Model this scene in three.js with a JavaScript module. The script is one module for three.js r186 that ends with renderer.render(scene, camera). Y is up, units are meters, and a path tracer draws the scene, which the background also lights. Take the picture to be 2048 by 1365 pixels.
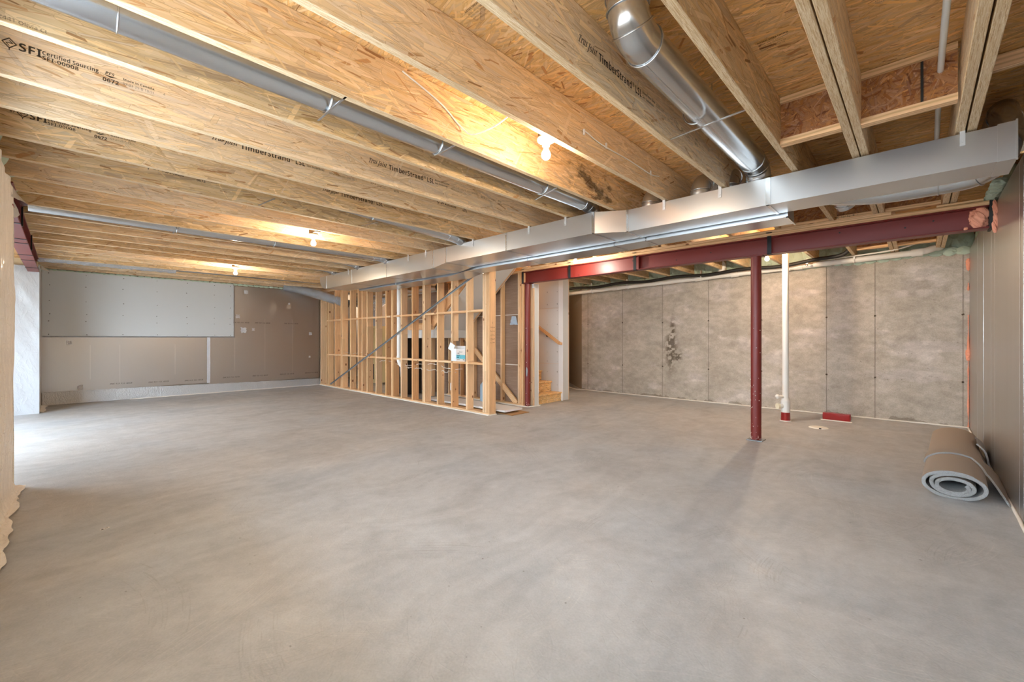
import * as THREE from 'three';
import { mergeGeometries } from 'three/addons/utils/BufferGeometryUtils.js';

// ---------------------------------------------------------------- camera, sky, exposure
const scene = new THREE.Scene();
const W = 2048, H = 1365, F = 853, EYE = 1.23;
const camera = new THREE.PerspectiveCamera(2 * Math.atan(H / 2 / F) * 180 / Math.PI, W / H, 0.05, 80);
camera.position.set(0, EYE, 0);
const YAW = Math.atan(814 / F);
camera.lookAt(Math.cos(YAW), EYE, -Math.sin(YAW));
camera.setViewOffset(W, H, 0, 5.5, W, H);
const renderer = new THREE.WebGLRenderer({ antialias: true });
renderer.toneMapping = THREE.LinearToneMapping;
renderer.toneMappingExposure = 1.23;
renderer.shadowMap.enabled = true;
const SKY = 17.5;                      // bright overcast seen by the two openings in the outer wall
scene.background = new THREE.Color(0.72, 0.86, 1.0);
scene.backgroundIntensity = SKY;
const BULB = 3.3;                     // candela of each bare bulb
const WARM = new THREE.Color(1.0, 0.8, 0.58);

// ---------------------------------------------------------------- small tools
function mul(seed) { let s = seed >>> 0; return () => { s = (s + 0x6d2b79f5) | 0; let t = Math.imul(s ^ (s >>> 15), 1 | s); t = (t + Math.imul(t ^ (t >>> 7), 61 | t)) ^ t; return ((t ^ (t >>> 14)) >>> 0) / 4294967296; }; }
const rnd = mul(7);
const lerp = (a, b, t) => a + (b - a) * t, clamp = (x, a, b) => Math.max(a, Math.min(b, x));
function hash2(x, y, s) { let h = Math.imul(x, 374761393) ^ Math.imul(y, 668265263) ^ Math.imul(s, 1274126177); h = Math.imul(h ^ (h >>> 13), 1103515245); return ((h ^ (h >>> 16)) >>> 0) / 4294967296; }
function vn(x, y, s = 1, px = 0, py = 0) {              // value noise, tiles every px, py cells where those are given
  let x0 = Math.floor(x), y0 = Math.floor(y); const fx = x - x0, fy = y - y0, u = fx * fx * (3 - 2 * fx), v = fy * fy * (3 - 2 * fy);
  const wx = (i) => (px ? ((i % px) + px) % px : i), wy = (i) => (py ? ((i % py) + py) % py : i);
  const a = hash2(wx(x0), wy(y0), s), b = hash2(wx(x0 + 1), wy(y0), s), c = hash2(wx(x0), wy(y0 + 1), s), d = hash2(wx(x0 + 1), wy(y0 + 1), s);
  return lerp(lerp(a, b, u), lerp(c, d, u), v);
}
function fbm(x, y, o = 4, s = 1, px = 0, py = 0) { let t = 0, a = 0.5, n = 0; for (let i = 0; i < o; i++) { t += a * vn(x, y, s + i * 17, px, py); n += a; x *= 2; y *= 2; px *= 2; py *= 2; a *= 0.5; } return t / n; }
const names = new Map();
function numbered(n) { const k = names.get(n) ?? 0; names.set(n, k + 1); return k ? n + '_' + String(k).padStart(3, '0') : n; }
function thing(name, label, category, group, kind) {
  const o = new THREE.Group(); o.name = numbered(name); scene.add(o); return tag(o, label, category, group, kind);
}
function tag(o, label, category, group, kind) {
  o.userData = { label, category }; if (group) o.userData.group = group; if (kind) o.userData.kind = kind; return o;
}
function struct(name, label) { const o = new THREE.Group(); o.name = name; scene.add(o); o.userData = { label, kind: 'structure' }; return o; }
function part(name, geo, mat, parent, label) {
  const m = new THREE.Mesh(Array.isArray(geo) ? mergeGeometries(geo.map((g) => (g.index ? g.toNonIndexed() : g))) : geo, mat);
  m.castShadow = m.receiveShadow = true;
  m.name = parent === scene ? numbered(name) : inner(parent, name); parent.add(m);
  if (label) m.userData.label = label;
  return m;
}
function inner(parent, name) { const k = parent.children.filter((c) => c.name === name || c.name.startsWith(name + '_0') || c.name.startsWith(name + '_1') || c.name.startsWith(name + '_2')).length; return k ? name + '_' + String(k).padStart(3, '0') : name; }
function sub(name, parent) { const g = new THREE.Group(); g.name = inner(parent, name); parent.add(g); return g; }

// geometry from quads; every quad brings its own uv in metres
class Q {
  constructor() { this.p = []; this.u = []; }
  quad(a, b, c, d, ua, ub, uc, ud) { this.p.push(...a, ...b, ...c, ...a, ...c, ...d); this.u.push(...ua, ...ub, ...uc, ...ua, ...uc, ...ud); return this; }
  tri(a, b, c, ua = [0, 0], ub = [0, 0], uc = [0, 0]) { this.p.push(...a, ...b, ...c); this.u.push(...ua, ...ub, ...uc); return this; }
  geo(center) {
    const p = this.p, u = this.u;
    if (center) for (let i = 0; i < p.length; i += 9) {
      const ax = p[i + 3] - p[i], ay = p[i + 4] - p[i + 1], az = p[i + 5] - p[i + 2], bx = p[i + 6] - p[i], by = p[i + 7] - p[i + 1], bz = p[i + 8] - p[i + 2];
      const nx = ay * bz - az * by, ny = az * bx - ax * bz, nz = ax * by - ay * bx;
      if (nx * (p[i] + p[i + 3] + p[i + 6] - 3 * center[0]) + ny * (p[i + 1] + p[i + 4] + p[i + 7] - 3 * center[1]) + nz * (p[i + 2] + p[i + 5] + p[i + 8] - 3 * center[2]) < 0) {
        for (let k = 0; k < 3; k++) { const t = p[i + 3 + k]; p[i + 3 + k] = p[i + 6 + k]; p[i + 6 + k] = t; }
        const j = (i / 3) * 2; for (let k = 0; k < 2; k++) { const t = u[j + 2 + k]; u[j + 2 + k] = u[j + 4 + k]; u[j + 4 + k] = t; }
      }
    }
    const g = new THREE.BufferGeometry();
    g.setAttribute('position', new THREE.Float32BufferAttribute(p, 3)); g.setAttribute('uv', new THREE.Float32BufferAttribute(u, 2)); g.computeVertexNormals();
    return g;
  }
}
// a box whose uv is in metres, projected along the axes
function box(x0, x1, y0, y1, z0, z1) {
  const q = new Q(), P = (x, y, z) => [x, y, z];
  for (const x of [x0, x1]) q.quad(P(x, y0, z0), P(x, y0, z1), P(x, y1, z1), P(x, y1, z0), [z0, y0], [z1, y0], [z1, y1], [z0, y1]);
  for (const y of [y0, y1]) q.quad(P(x0, y, z0), P(x1, y, z0), P(x1, y, z1), P(x0, y, z1), [x0, z0], [x1, z0], [x1, z1], [x0, z1]);
  for (const z of [z0, z1]) q.quad(P(x0, y0, z), P(x1, y0, z), P(x1, y1, z), P(x0, y1, z), [x0, y0], [x1, y0], [x1, y1], [x0, y1]);
  return q.geo([(x0 + x1) / 2, (y0 + y1) / 2, (z0 + z1) / 2]);
}
// a length of lumber with eased edges: u runs along it. axis x: b = y, c = z; axis y: b = x, c = z; axis z: b = y, c = x
const PUT = { x: (a, b, c) => [a, b, c], y: (a, b, c) => [b, a, c], z: (a, b, c) => [c, b, a] };
function bar(axis, a0, a1, b0, b1, c0, c1, ch = 0.003, du = rnd() * 4, dv = rnd() * 2, split = false) {
  const put = PUT[axis], sec = [[b0 + ch, c0], [b1 - ch, c0], [b1, c0 + ch], [b1, c1 - ch], [b1 - ch, c1], [b0 + ch, c1], [b0, c1 - ch], [b0, c0 + ch]];
  const A = new Q(), B = split ? new Q() : A; let v = dv;
  for (let i = 0; i < 8; i++) {
    const [p, r] = sec[i], [s, t] = sec[(i + 1) % 8], l = Math.hypot(s - p, t - r), wide = Math.abs(s - p) > Math.abs(t - r) && l > 0.02;
    (wide ? A : B).quad(put(a0, p, r), put(a1, p, r), put(a1, s, t), put(a0, s, t), [a0 + du, v], [a1 + du, v], [a1 + du, v + l], [a0 + du, v + l]); v += l;
  }
  for (const a of [a0, a1]) for (let i = 1; i < 7; i++) B.tri(put(a, ...sec[0]), put(a, ...sec[i]), put(a, ...sec[i + 1]), sec[0], sec[i], sec[i + 1]);
  const mid = put((a0 + a1) / 2, (b0 + b1) / 2, (c0 + c1) / 2);
  if (!split) return A.geo(mid);
  const g = mergeGeometries([A.geo(mid), B.geo(mid)], true);
  return g;
}
// any straight member between two points with a rectangular section (w across "side", h across the other)
function strut(p, q, w, h, up = [0, 1, 0], du = rnd() * 3) {
  const a = new THREE.Vector3(...p), b = new THREE.Vector3(...q), d = b.clone().sub(a), L = d.length(); d.normalize();
  const s = new THREE.Vector3().crossVectors(d, new THREE.Vector3(...up)).normalize(), t = new THREE.Vector3().crossVectors(s, d);
  const g = bar('x', 0, L, -h / 2, h / 2, -w / 2, w / 2, Math.min(w, h) * 0.06, du);
  g.applyMatrix4(new THREE.Matrix4().makeBasis(d, t, s).setPosition(a)); return g;
}
const V3 = (a) => new THREE.Vector3(...a);
function tube(pts, r, rad = 20, seg = 0, tension = 0.5) {
  const c = pts.length === 2 ? new THREE.LineCurve3(V3(pts[0]), V3(pts[1])) : new THREE.CatmullRomCurve3(pts.map(V3), false, 'catmullrom', tension);
  return new THREE.TubeGeometry(c, seg || (pts.length === 2 ? 1 : pts.length * 8), r, rad, false);
}
function cyl(p, q, r0, r1 = r0, rad = 28, open = false) {
  const a = V3(p), b = V3(q), d = b.clone().sub(a), g = new THREE.CylinderGeometry(r1, r0, d.length(), rad, 1, open);
  g.applyQuaternion(new THREE.Quaternion().setFromUnitVectors(new THREE.Vector3(0, 1, 0), d.clone().normalize())); g.translate((a.x + b.x) / 2, (a.y + b.y) / 2, (a.z + b.z) / 2); return g;
}
function ring(p, dir, r, t = 0.004, rad = 36) {
  const g = new THREE.TorusGeometry(r, t, 8, rad); g.applyQuaternion(new THREE.Quaternion().setFromUnitVectors(new THREE.Vector3(0, 0, 1), V3(dir).normalize())); g.translate(...p); return g;
}
function grid(nu, nv, f, uv) {                                     // a sheet through f(i / nu, j / nv)
  const p = [], u = [], ix = [];
  for (let j = 0; j <= nv; j++) for (let i = 0; i <= nu; i++) { p.push(...f(i / nu, j / nv)); u.push(...(uv ? uv(i / nu, j / nv) : [i / nu, j / nv])); }
  for (let j = 0; j < nv; j++) for (let i = 0; i < nu; i++) { const a = j * (nu + 1) + i, b = a + 1, c = a + nu + 1; ix.push(a, b, c + 1, a, c + 1, c); }
  const g = new THREE.BufferGeometry(); g.setAttribute('position', new THREE.Float32BufferAttribute(p, 3)); g.setAttribute('uv', new THREE.Float32BufferAttribute(u, 2)); g.setIndex(ix); g.computeVertexNormals(); return g;
}
function lump(c, r, seed, sq = [1, 1, 1], amp = 0.35, det = 3) {   // a blob of foam
  const g = new THREE.IcosahedronGeometry(1, det), p = g.attributes.position;
  for (let i = 0; i < p.count; i++) {
    const x = p.getX(i), y = p.getY(i), z = p.getZ(i), k = 1 + amp * (fbm(x * 2.3 + seed * 3.1 + 40, y * 2.3 + z * 1.7 + seed + 40, 3, seed) - 0.5) * 2;
    p.setXYZ(i, c[0] + x * k * r * sq[0], c[1] + y * k * r * sq[1], c[2] + z * k * r * sq[2]);
  }
  g.computeVertexNormals(); return g;
}

// ---------------------------------------------------------------- computed textures
function canvas(w, h) { const c = document.createElement('canvas'); c.width = w; c.height = h; return [c, c.getContext('2d')]; }
function tex(c, sx, sy, srgb = true) {
  const t = new THREE.CanvasTexture(c); t.wrapS = t.wrapT = THREE.RepeatWrapping; t.repeat.set(1 / sx, 1 / sy); if (srgb) t.colorSpace = THREE.SRGBColorSpace; t.magFilter = THREE.LinearFilter; return t;
}
function perPixel(w, h, f) {
  const [c, x] = canvas(w, h), im = x.createImageData(w, h), d = im.data;
  for (let j = 0, o = 0; j < h; j++) for (let i = 0; i < w; i++, o += 4) { const v = f(i, j); if (v.length) { d[o] = v[0]; d[o + 1] = v[1]; d[o + 2] = v[2]; } else d[o] = d[o + 1] = d[o + 2] = v; d[o + 3] = 255; }
  x.putImageData(im, 0, 0); return c;
}
const rgb = (c, a = 1) => 'rgba(' + c.map((v) => Math.round(clamp(v, 0, 255))).join(',') + ',' + a + ')';
function strand(x, cx, cy, L, w, ang, fill, edge, r) {            // one wood flake with ragged ends
  x.save(); x.translate(cx, cy); x.rotate(ang); x.beginPath();
  x.moveTo(-L / 2, -w / 2 * r()); x.lineTo(-L / 2 + L * 0.08 * r(), -w / 2); x.lineTo(L / 2 - L * 0.12 * r(), -w / 2 * (0.7 + 0.3 * r())); x.lineTo(L / 2, w * (r() - 0.5)); x.lineTo(L / 2 - L * 0.15 * r(), w / 2); x.lineTo(-L / 2 + L * 0.1 * r(), w / 2 * (0.6 + 0.4 * r())); x.closePath();
  x.fillStyle = fill; x.fill(); if (edge) { x.strokeStyle = edge; x.lineWidth = 0.8; x.stroke(); }
  x.restore();
}
function flakes(w, h, seed, o) {
  const r = mul(seed), [c, x] = canvas(w, h); x.fillStyle = rgb(o.base); x.fillRect(0, 0, w, h);
  for (let i = 0; i < o.n; i++) {
    const L = o.len[0] + r() * (o.len[1] - o.len[0]), wd = o.wid[0] + r() * r() * (o.wid[1] - o.wid[0]), an = (r() + r() + r() - 1.5) * o.spread, k = (r() + r() - 1) * o.vary, warm = (r() - 0.5) * o.warm;
    let col = [o.base[0] + k + warm * 0.4, o.base[1] + k * 0.97 - warm * 0.1, o.base[2] + k * 0.85 - warm], al = o.alpha[0] + r() * (o.alpha[1] - o.alpha[0]), edge = r() < o.edges ? rgb([o.base[0] * 0.6, o.base[1] * 0.5, o.base[2] * 0.38], o.edgeAlpha * r()) : null, ww = wd, LL = L;
    let ang = an; if (r() < o.dark) { const t = 0.45 + 0.33 * r(), big = r() < 0.3; col = [o.base[0] * (t + 0.14), o.base[1] * t, o.base[2] * (t - 0.14)]; ww = wd * (big ? 0.8 : 0.35); LL = L * (big ? 0.8 : 0.55); al = 0.8; if (big) ang = an * 2.4; }
    else if (o.cross && r() < o.cross) ang = (r() - 0.5) * 2.4;
    const px = r() * w, py = r() * h, f = rgb(col, al), st = Math.floor(r() * 1e9);
    for (const ox of [-w, 0, w]) for (const oy of [-h, 0, h]) if (px + ox > -LL && px + ox < w + LL && py + oy > -LL && py + oy < h + LL) strand(x, px + ox, py + oy, LL, ww, ang, f, edge, mul(st));
  }
  if (o.grain) { x.globalAlpha = o.grain; for (let i = 0; i < h * 2; i++) { const y = r() * h, x0 = r() * w, L = w * (0.03 + r() * 0.12); x.strokeStyle = r() < 0.5 ? '#7a5020' : '#fff0d0'; x.lineWidth = 0.5 + r() * 0.6; x.beginPath(); x.moveTo(x0, y); x.lineTo(x0 + L, y + (r() - 0.5) * 5); x.stroke(); } x.globalAlpha = 1; }
  return c;
}
const LSLO = { base: [234, 207, 170], n: 2300, len: [70, 190], wid: [4, 26], spread: 0.30, vary: 30, warm: 30, alpha: [0.3, 0.9], edges: 0.6, edgeAlpha: 0.75, dark: 0.06, grain: 0.18, cross: 0.12 };
const lslA = flakes(2048, 512, 11, LSLO), lslB = flakes(2048, 512, 23, { ...LSLO, base: [216, 184, 140], vary: 50, dark: 0.11, cross: 0.16 });
const osbC = flakes(1024, 1024, 31, { base: [222, 178, 120], n: 3000, len: [50, 110], wid: [5, 24], spread: 0.8, vary: 42, warm: 40, alpha: [0.4, 0.9], edges: 0.6, edgeAlpha: 0.7, dark: 0.09, grain: 0 });
const webC = flakes(512, 512, 37, { base: [164, 112, 70], n: 1200, len: [40, 90], wid: [5, 22], spread: 2.0, vary: 52, warm: 40, alpha: [0.4, 0.95], edges: 0.7, edgeAlpha: 0.8, dark: 0.16, grain: 0 });
const edgeC = (() => { const r = mul(5), [c, x] = canvas(1024, 128); x.fillStyle = '#d8bf9a'; x.fillRect(0, 0, 1024, 128); for (let i = 0; i < 1500; i++) { const k = r(); x.strokeStyle = k < 0.45 ? rgb([190, 150, 104], 0.5) : k < 0.6 ? rgb([150, 105, 66], 0.5) : rgb([238, 222, 196], 0.6); x.lineWidth = 0.6 + r() * 1.6; const y = r() * 128, a = r() * 1024; x.beginPath(); x.moveTo(a, y); x.lineTo(a + 15 + r() * 70, y + (r() - 0.5) * 3); x.stroke(); } return c; })();
function pine(seed, base) {
  const r = mul(seed), w = 1024, h = 256, kn = []; for (let i = 0; i < 5; i++) kn.push([r() * w, r() * h, 3 + r() * 7]);
  const ph = r() * 9;
  return perPixel(w, h, (i, j) => {
    let y = j + 9 * vn(i / 128, j / 64, seed, 8, 4), kd = 0;
    for (const [kx, ky, kr] of kn) { let dx = Math.abs(i - kx); if (dx > w / 2) dx = w - dx; let dy = j - ky; if (dy > h / 2) dy -= h; if (dy < -h / 2) dy += h; const d = Math.hypot(dx * 0.8, dy); y += Math.sign(dy) * kr * 1.8 * Math.exp(-(dx * dx) / (kr * kr * 14)) * Math.exp(-Math.abs(dy) / (kr * 3)); if (d < kr * 1.7) kd = Math.max(kd, clamp((kr * 1.7 - d) / (kr * 0.9), 0, 1)); }
    const g = Math.pow(0.5 + 0.5 * Math.sin(y * 0.42 + ph + 2.5 * vn(i / 256, y / 40, seed + 3, 4, 0)), 2), f = vn(i / 16, j * 0.9, seed + 5, 64, 0), b = fbm(i / 200, j / 64, 3, seed + 9, 0, 0);
    const k = 1 + 0.05 * (f - 0.5) + 0.14 * (b - 0.5) - 0.13 * g;
    return [base[0] * k * (1 - 0.4 * kd), base[1] * k * (1 - 0.03 * g) * (1 - 0.54 * kd), base[2] * k * (1 - 0.1 * g) * (1 - 0.62 * kd)];
  });
}
const pineA = pine(3, [240, 203, 162]), pineB = pine(8, [228, 182, 136]);
// troweled slab: broad mottling, sweeping trowel arcs, pale and dark scuffs
const slabC = (() => {
  const w = 2048, r = mul(71);
  const c = perPixel(w, w, (i, j) => {
    const u = i / 128, v = j / 128, wx = 2.2 * fbm(u * 0.5, v * 0.5, 2, 2, 8, 8), a = fbm(u + wx, v * 1.0 + wx, 5, 3, 16, 16), s = fbm(u * 0.5 + wx, v * 4 + wx * 2, 3, 5, 8, 64), f = vn(i / 2, j / 2, 8, 1024, 1024);
    const k = 178 + 24 * (a - 0.5) + 17 * (s - 0.5) + 13 * (fbm(u * 7, v * 7, 3, 29, 112, 112) - 0.5) + 9 * (f - 0.5), t = 7 * (fbm(u * 0.5, v * 0.5, 2, 19, 8, 8) - 0.5);
    return [k - 2 + t, k - 1.5, k - 2 - t];
  });
  const x = c.getContext('2d');
  for (let i = 0; i < 150; i++) {
    const cx = r() * w, cy = r() * w, R = 120 + r() * 520, a0 = r() * 6.28, n = 40 + Math.floor(r() * 60), sp = 0.2 + r() * 0.7, tone = r() < 0.5;
    for (let k = 0; k < n; k++) { const rr = R + (r() - 0.5) * 70, b = a0 + (r() - 0.5) * sp, l = 0.02 + r() * r() * 0.35; x.strokeStyle = tone ? rgb([222, 216, 206], 0.06 + 0.13 * r()) : rgb([112, 104, 95], 0.04 + 0.11 * r()); x.lineWidth = 0.5 + r() * 1.1; for (const ox of [-w, 0, w]) for (const oy of [-w, 0, w]) { if (cx + ox + R < -80 || cx + ox - R > w + 80 || cy + oy + R < -80 || cy + oy - R > w + 80) continue; x.beginPath(); x.arc(cx + ox, cy + oy, rr, b, b + l); x.stroke(); } }
  }
  for (let i = 0; i < 160; i++) { const px = r() * w, py = r() * w; x.fillStyle = rgb(r() < 0.6 ? [96, 88, 80] : [228, 222, 212], 0.25 + r() * 0.35); x.beginPath(); x.ellipse(px, py, 0.8 + r() * 2.2, 0.7 + r() * 1.2, r() * 3, 0, 7); x.fill(); }
  return c;
})();
const slabBump = (() => {
  const w = 1024, r = mul(77), c = perPixel(w, w, (i, j) => 128 + 60 * (fbm(i / 64, j / 64, 5, 4, 16, 16) - 0.5) + 18 * (vn(i / 3, j / 3, 6, 341, 341) - 0.5)), x = c.getContext('2d');
  for (let i = 0; i < 2200; i++) { const cx = r() * w, cy = r() * w, R = 120 + r() * 360, b = r() * 6.28, l = 0.03 + r() * 0.16; x.strokeStyle = r() < 0.5 ? 'rgba(190,190,190,.22)' : 'rgba(60,60,60,.22)'; x.lineWidth = 0.6 + r() * 1.2; for (const ox of [-w, 0, w]) for (const oy of [-w, 0, w]) { x.beginPath(); x.arc(cx + ox, cy + oy, R, b, b + l); x.stroke(); } }
  return c;
})();
// cast wall: poured grey with pale lime blooms, pinholes and the dark runs that the wall shows
const castC = (() => {
  const w = 2048, h = 600, S = w / 9.6, r = mul(91);                     // u = 0 at the right-hand corner (z 0.5), 9.6 m wide, 2.8 m tall, v up
  const spots = [[4.16, 1.0, 0.10, 0.34], [4.13, 1.3, 0.05, 0.3], [4.02, 0.86, 0.07, 0.10]];
  const c = perPixel(w, h, (i, j) => {
    const m = i / S, y = 2.8 - j / S, a = fbm(m * 1.6, y * 1.6, 5, 3), b = fbm(m * 5 + 9, y * 9, 4, 7), bl = clamp((fbm(m * 2.2 + 3, y * 4.5, 5, 12) - 0.54) * 7, 0, 1), f = vn(i / 1.6, j / 1.6, 9);
    const c2 = fbm(m * 14, y * 20, 4, 51), bl2 = clamp((fbm(m * 7 + 3, y * 11, 5, 62) - 0.52) * 9, 0, 1);
    let k = 170 + 26 * (a - 0.5) + 26 * (b - 0.5) + 28 * (c2 - 0.5) + 7 * bl + 11 * bl2 * (0.3 + bl) + 18 * (f - 0.5), wet = 0;
    const st = fbm(m * 9, y * 2.4, 4, 33);
    for (const [cx, cy, sx, sy] of spots) wet = Math.max(wet, clamp((fbm(m * 16, y * 16, 4, 21) - 0.44) * 9, 0, 1) * Math.exp(-Math.pow((m - cx) / sx, 2) - Math.pow((y - cy) / sy, 2)) * 1.5);
    k *= 1 - 0.42 * clamp(wet, 0, 1); if (y < 0.16 * (st - 0.42)) k *= 0.82;
    return [k + 8, k - 2.5, k - 17 + 4 * bl];
  });
  const x = c.getContext('2d');
  for (let i = 0; i < 900; i++) { x.fillStyle = rgb([70, 62, 54], 0.15 + 0.4 * r()); x.beginPath(); x.ellipse(r() * w, h * Math.pow(r(), 0.8), 0.4 + r() * 1.0, 0.4 + r() * 0.8, 0, 0, 7); x.fill(); }
  return c;
})();
const roughC = perPixel(512, 512, (i, j) => 128 + 90 * (fbm(i / 32, j / 32, 5, 3, 16, 16) - 0.5) + 40 * (vn(i / 2, j / 2, 4, 256, 256) - 0.5));
const foilBump = (() => { const w = 1024, r = mul(41), c = perPixel(w, w, (i, j) => 128 + 34 * (fbm(i / 20, j / 20, 4, 3, 51, 51) - 0.5) + 22 * (vn(i / 5, j / 3, 9, 205, 341) - 0.5)), x = c.getContext('2d');
  for (let i = 0; i < 46; i++) { const px = r() * w, y = r() * w; x.strokeStyle = rgb(r() < 0.5 ? [220, 220, 220] : [40, 40, 40], 0.5); x.lineWidth = 1 + r() * 1.5; x.beginPath(); x.moveTo(px, y); x.lineTo(px + (r() - 0.5) * 4, y + 60 + r() * 500); x.stroke(); }
  for (let i = 0; i < 25; i++) { const px = r() * w, py = r() * w; for (let k = 0; k < 12; k++) { x.strokeStyle = r() < 0.5 ? 'rgba(255,255,255,.5)' : 'rgba(0,0,0,.5)'; x.lineWidth = 1 + r() * 2; x.beginPath(); x.moveTo(px + r() * 30, py + r() * 30); x.lineTo(px + r() * 30, py + r() * 30); x.stroke(); } }
  return c; })();
const foilRough = perPixel(512, 512, (i, j) => 128 + 16 * (fbm(i / 40, j / 128, 4, 13, 0, 0) - 0.5) + 7 * (vn(i / 3, j / 160, 5) - 0.5));
const galvC = (() => { const w = 512, r = mul(15), pts = []; for (let i = 0; i < 900; i++) pts.push([r() * w, r() * w, r()]); const cell = 32, bins = new Map(); pts.forEach((p) => { const k = Math.floor(p[0] / cell) + ',' + Math.floor(p[1] / cell); if (!bins.has(k)) bins.set(k, []); bins.get(k).push(p); });
  return perPixel(w, w, (i, j) => { const bi = Math.floor(i / cell), bj = Math.floor(j / cell), n = w / cell; let best = 1e9, v = 0; for (let a = -1; a < 2; a++) for (let b = -1; b < 2; b++) { const L = bins.get(((bi + a + n) % n) + ',' + ((bj + b + n) % n)); if (L) for (const p of L) { let dx = Math.abs(p[0] - i), dy = Math.abs(p[1] - j); dx = Math.min(dx, w - dx); dy = Math.min(dy, w - dy); const d = dx * dx + dy * dy; if (d < best) { best = d; v = p[2]; } } } return 150 + 5 * v; }); })();
const wrinkleC = (() => { const w = 1024, r = mul(61), c = perPixel(w, w, (i, j) => { const u = i / 64, v = j / 64, q = 1.6 * fbm(u, v, 3, 3, 16, 16), n = fbm(u * 1.5 + q, v * 0.6 + q, 4, 9, 24, 0); return 255 * Math.pow(1 - Math.abs(2 * n - 1), 3); }); return c; })();
const weaveC = perPixel(256, 256, (i, j) => { const k = 150 + 26 * Math.sin(i * Math.PI / 4) * Math.sin(j * Math.PI / 4) + 26 * (vn(i / 3, j / 3, 4, 85, 85) - 0.5); return [k + 6, k - 8, k - 22]; });
const pileC = perPixel(256, 256, (i, j) => { const k = 150 + 110 * (vn(i / 2.5, j / 2.5, 4, 102, 102) - 0.5) + 60 * (hash2(i, j, 6) - 0.5); return [k + 2, k + 2, k + 1]; });
const paperC = perPixel(256, 256, (i, j) => { const k = 128 + 20 * (fbm(i / 60, j / 4, 3, 4) - 0.5) + 8 * (hash2(i, j, 3) - 0.5); return [k + 22, k - 4, k - 24]; });

// ---------------------------------------------------------------- materials
const std = (o) => new THREE.MeshStandardMaterial(o), phy = (o) => new THREE.MeshPhysicalMaterial(o);
const tint = (r, g, b) => new THREE.Color(r, g, b);
const lslFace = [lslA, lslB].flatMap((c) => [[1, 1, 1], [0.93, 0.91, 0.87]].map((t) => std({ map: tex(c, 3.2, 0.8), bumpMap: tex(c, 3.2, 0.8, false), bumpScale: 0.0016, roughness: 0.62, color: tint(...t) })));
const lslEdge = std({ map: tex(edgeC, 1.0, 0.10), bumpMap: tex(edgeC, 1.0, 0.1, false), bumpScale: 0.002, roughness: 0.8 });
const osbM = [[1, 1, 1], [0.9, 0.88, 0.84], [1.05, 1.0, 0.96]].map((t) => { const m = tex(osbC, 1.5, 1.5); m.rotation = Math.PI / 2; const b = tex(osbC, 1.5, 1.5, false); b.rotation = Math.PI / 2; return std({ map: m, bumpMap: b, bumpScale: 0.002, roughness: 0.75, color: tint(...t) }); });
const webM = std({ map: tex(webC, 0.6, 0.6), bumpMap: tex(webC, 0.6, 0.6, false), bumpScale: 0.002, roughness: 0.7 });
const pineM = [pineA, pineB].flatMap((c) => [[1, 1, 1], [0.93, 0.88, 0.8], [1.0, 0.94, 0.86]].map((t) => std({ map: tex(c, 2.2, 0.42), roughness: 0.68, color: tint(...t) })));
const paleM = std({ map: tex(pineA, 2.2, 0.42), roughness: 0.7, color: tint(1.06, 1.1, 1.16) });
const slabM = std({ map: tex(slabC, 5.2, 5.2), bumpMap: tex(slabBump, 2.3, 2.3, false), bumpScale: 0.0055, roughnessMap: tex(roughC, 1.7, 1.7, false), roughness: 1.0 });
const castM = std({ map: tex(castC, 9.6, 2.8), bumpMap: tex(roughC, 0.8, 0.8, false), bumpScale: 0.003, roughness: 0.9 });
const greyCast = std({ color: 0x9c9284, bumpMap: tex(roughC, 0.8, 0.8, false), bumpScale: 0.003, roughness: 0.9 });
const foilM = std({ color: 0xc0bcb8, metalness: 0.95, roughness: 0.6, roughnessMap: tex(foilRough, 1.3, 2.4, false), bumpMap: tex(foilBump, 1.2, 1.2, false), bumpScale: 0.0007 });
const foilFar = std({ color: 0xbebbb8, metalness: 0.95, roughness: 0.7, roughnessMap: tex(foilRough, 1.3, 2.4, false), bumpMap: tex(foilBump, 1.2, 1.2, false), bumpScale: 0.0022 });
const foilTape = std({ color: 0xe4e6ea, metalness: 0.95, roughness: 0.3, bumpMap: tex(wrinkleC, 0.25, 0.25, false), bumpScale: 0.006 });
const galvM = std({ color: 0xc6cace, metalness: 0.95, roughness: 0.5, roughnessMap: tex(galvC, 0.4, 0.4, false) });
const galvShiny = std({ color: 0xcdd1d5, metalness: 0.97, roughness: 0.24 });
const flexM = std({ color: 0xdfe2e6, metalness: 0.97, roughness: 0.22, bumpMap: tex(wrinkleC, 0.12, 0.12, false), bumpScale: 0.004 });
const redM = std({ color: 0x74221b, roughness: 0.42, bumpMap: tex(roughC, 0.5, 0.5, false), bumpScale: 0.0006 });
const pvcM = std({ color: 0xe9e6df, roughness: 0.35 });
const polyWhite = phy({ color: 0xbcc0c5, roughness: 0.32, clearcoat: 0.5, clearcoatRoughness: 0.2, bumpMap: tex(wrinkleC, 1.4, 1.4, false), bumpScale: 0.002 });
const polyTan = phy({ color: 0xfbf6ee, roughness: 0.6, clearcoat: 0.25, clearcoatRoughness: 0.1, bumpMap: tex(wrinkleC, 0.8, 0.8, false), bumpScale: 0.005 });
const drywallM = std({ color: 0xd2d0cc, roughness: 0.9, bumpMap: tex(roughC, 0.3, 0.3, false), bumpScale: 0.0003 });
const paperM = std({ map: tex(paperC, 0.9, 0.9), roughness: 0.9 });
const whiteM = std({ color: 0xe8e8e6, roughness: 0.5 });
const darkM = std({ color: 0x1c1b1a, roughness: 0.6 });
const blackStrap = std({ color: 0x202326, roughness: 0.4, metalness: 0.5 });
const foamGreen = std({ color: 0xc6d8c6, roughness: 0.85, bumpMap: tex(roughC, 0.12, 0.12, false), bumpScale: 0.006 });
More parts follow.
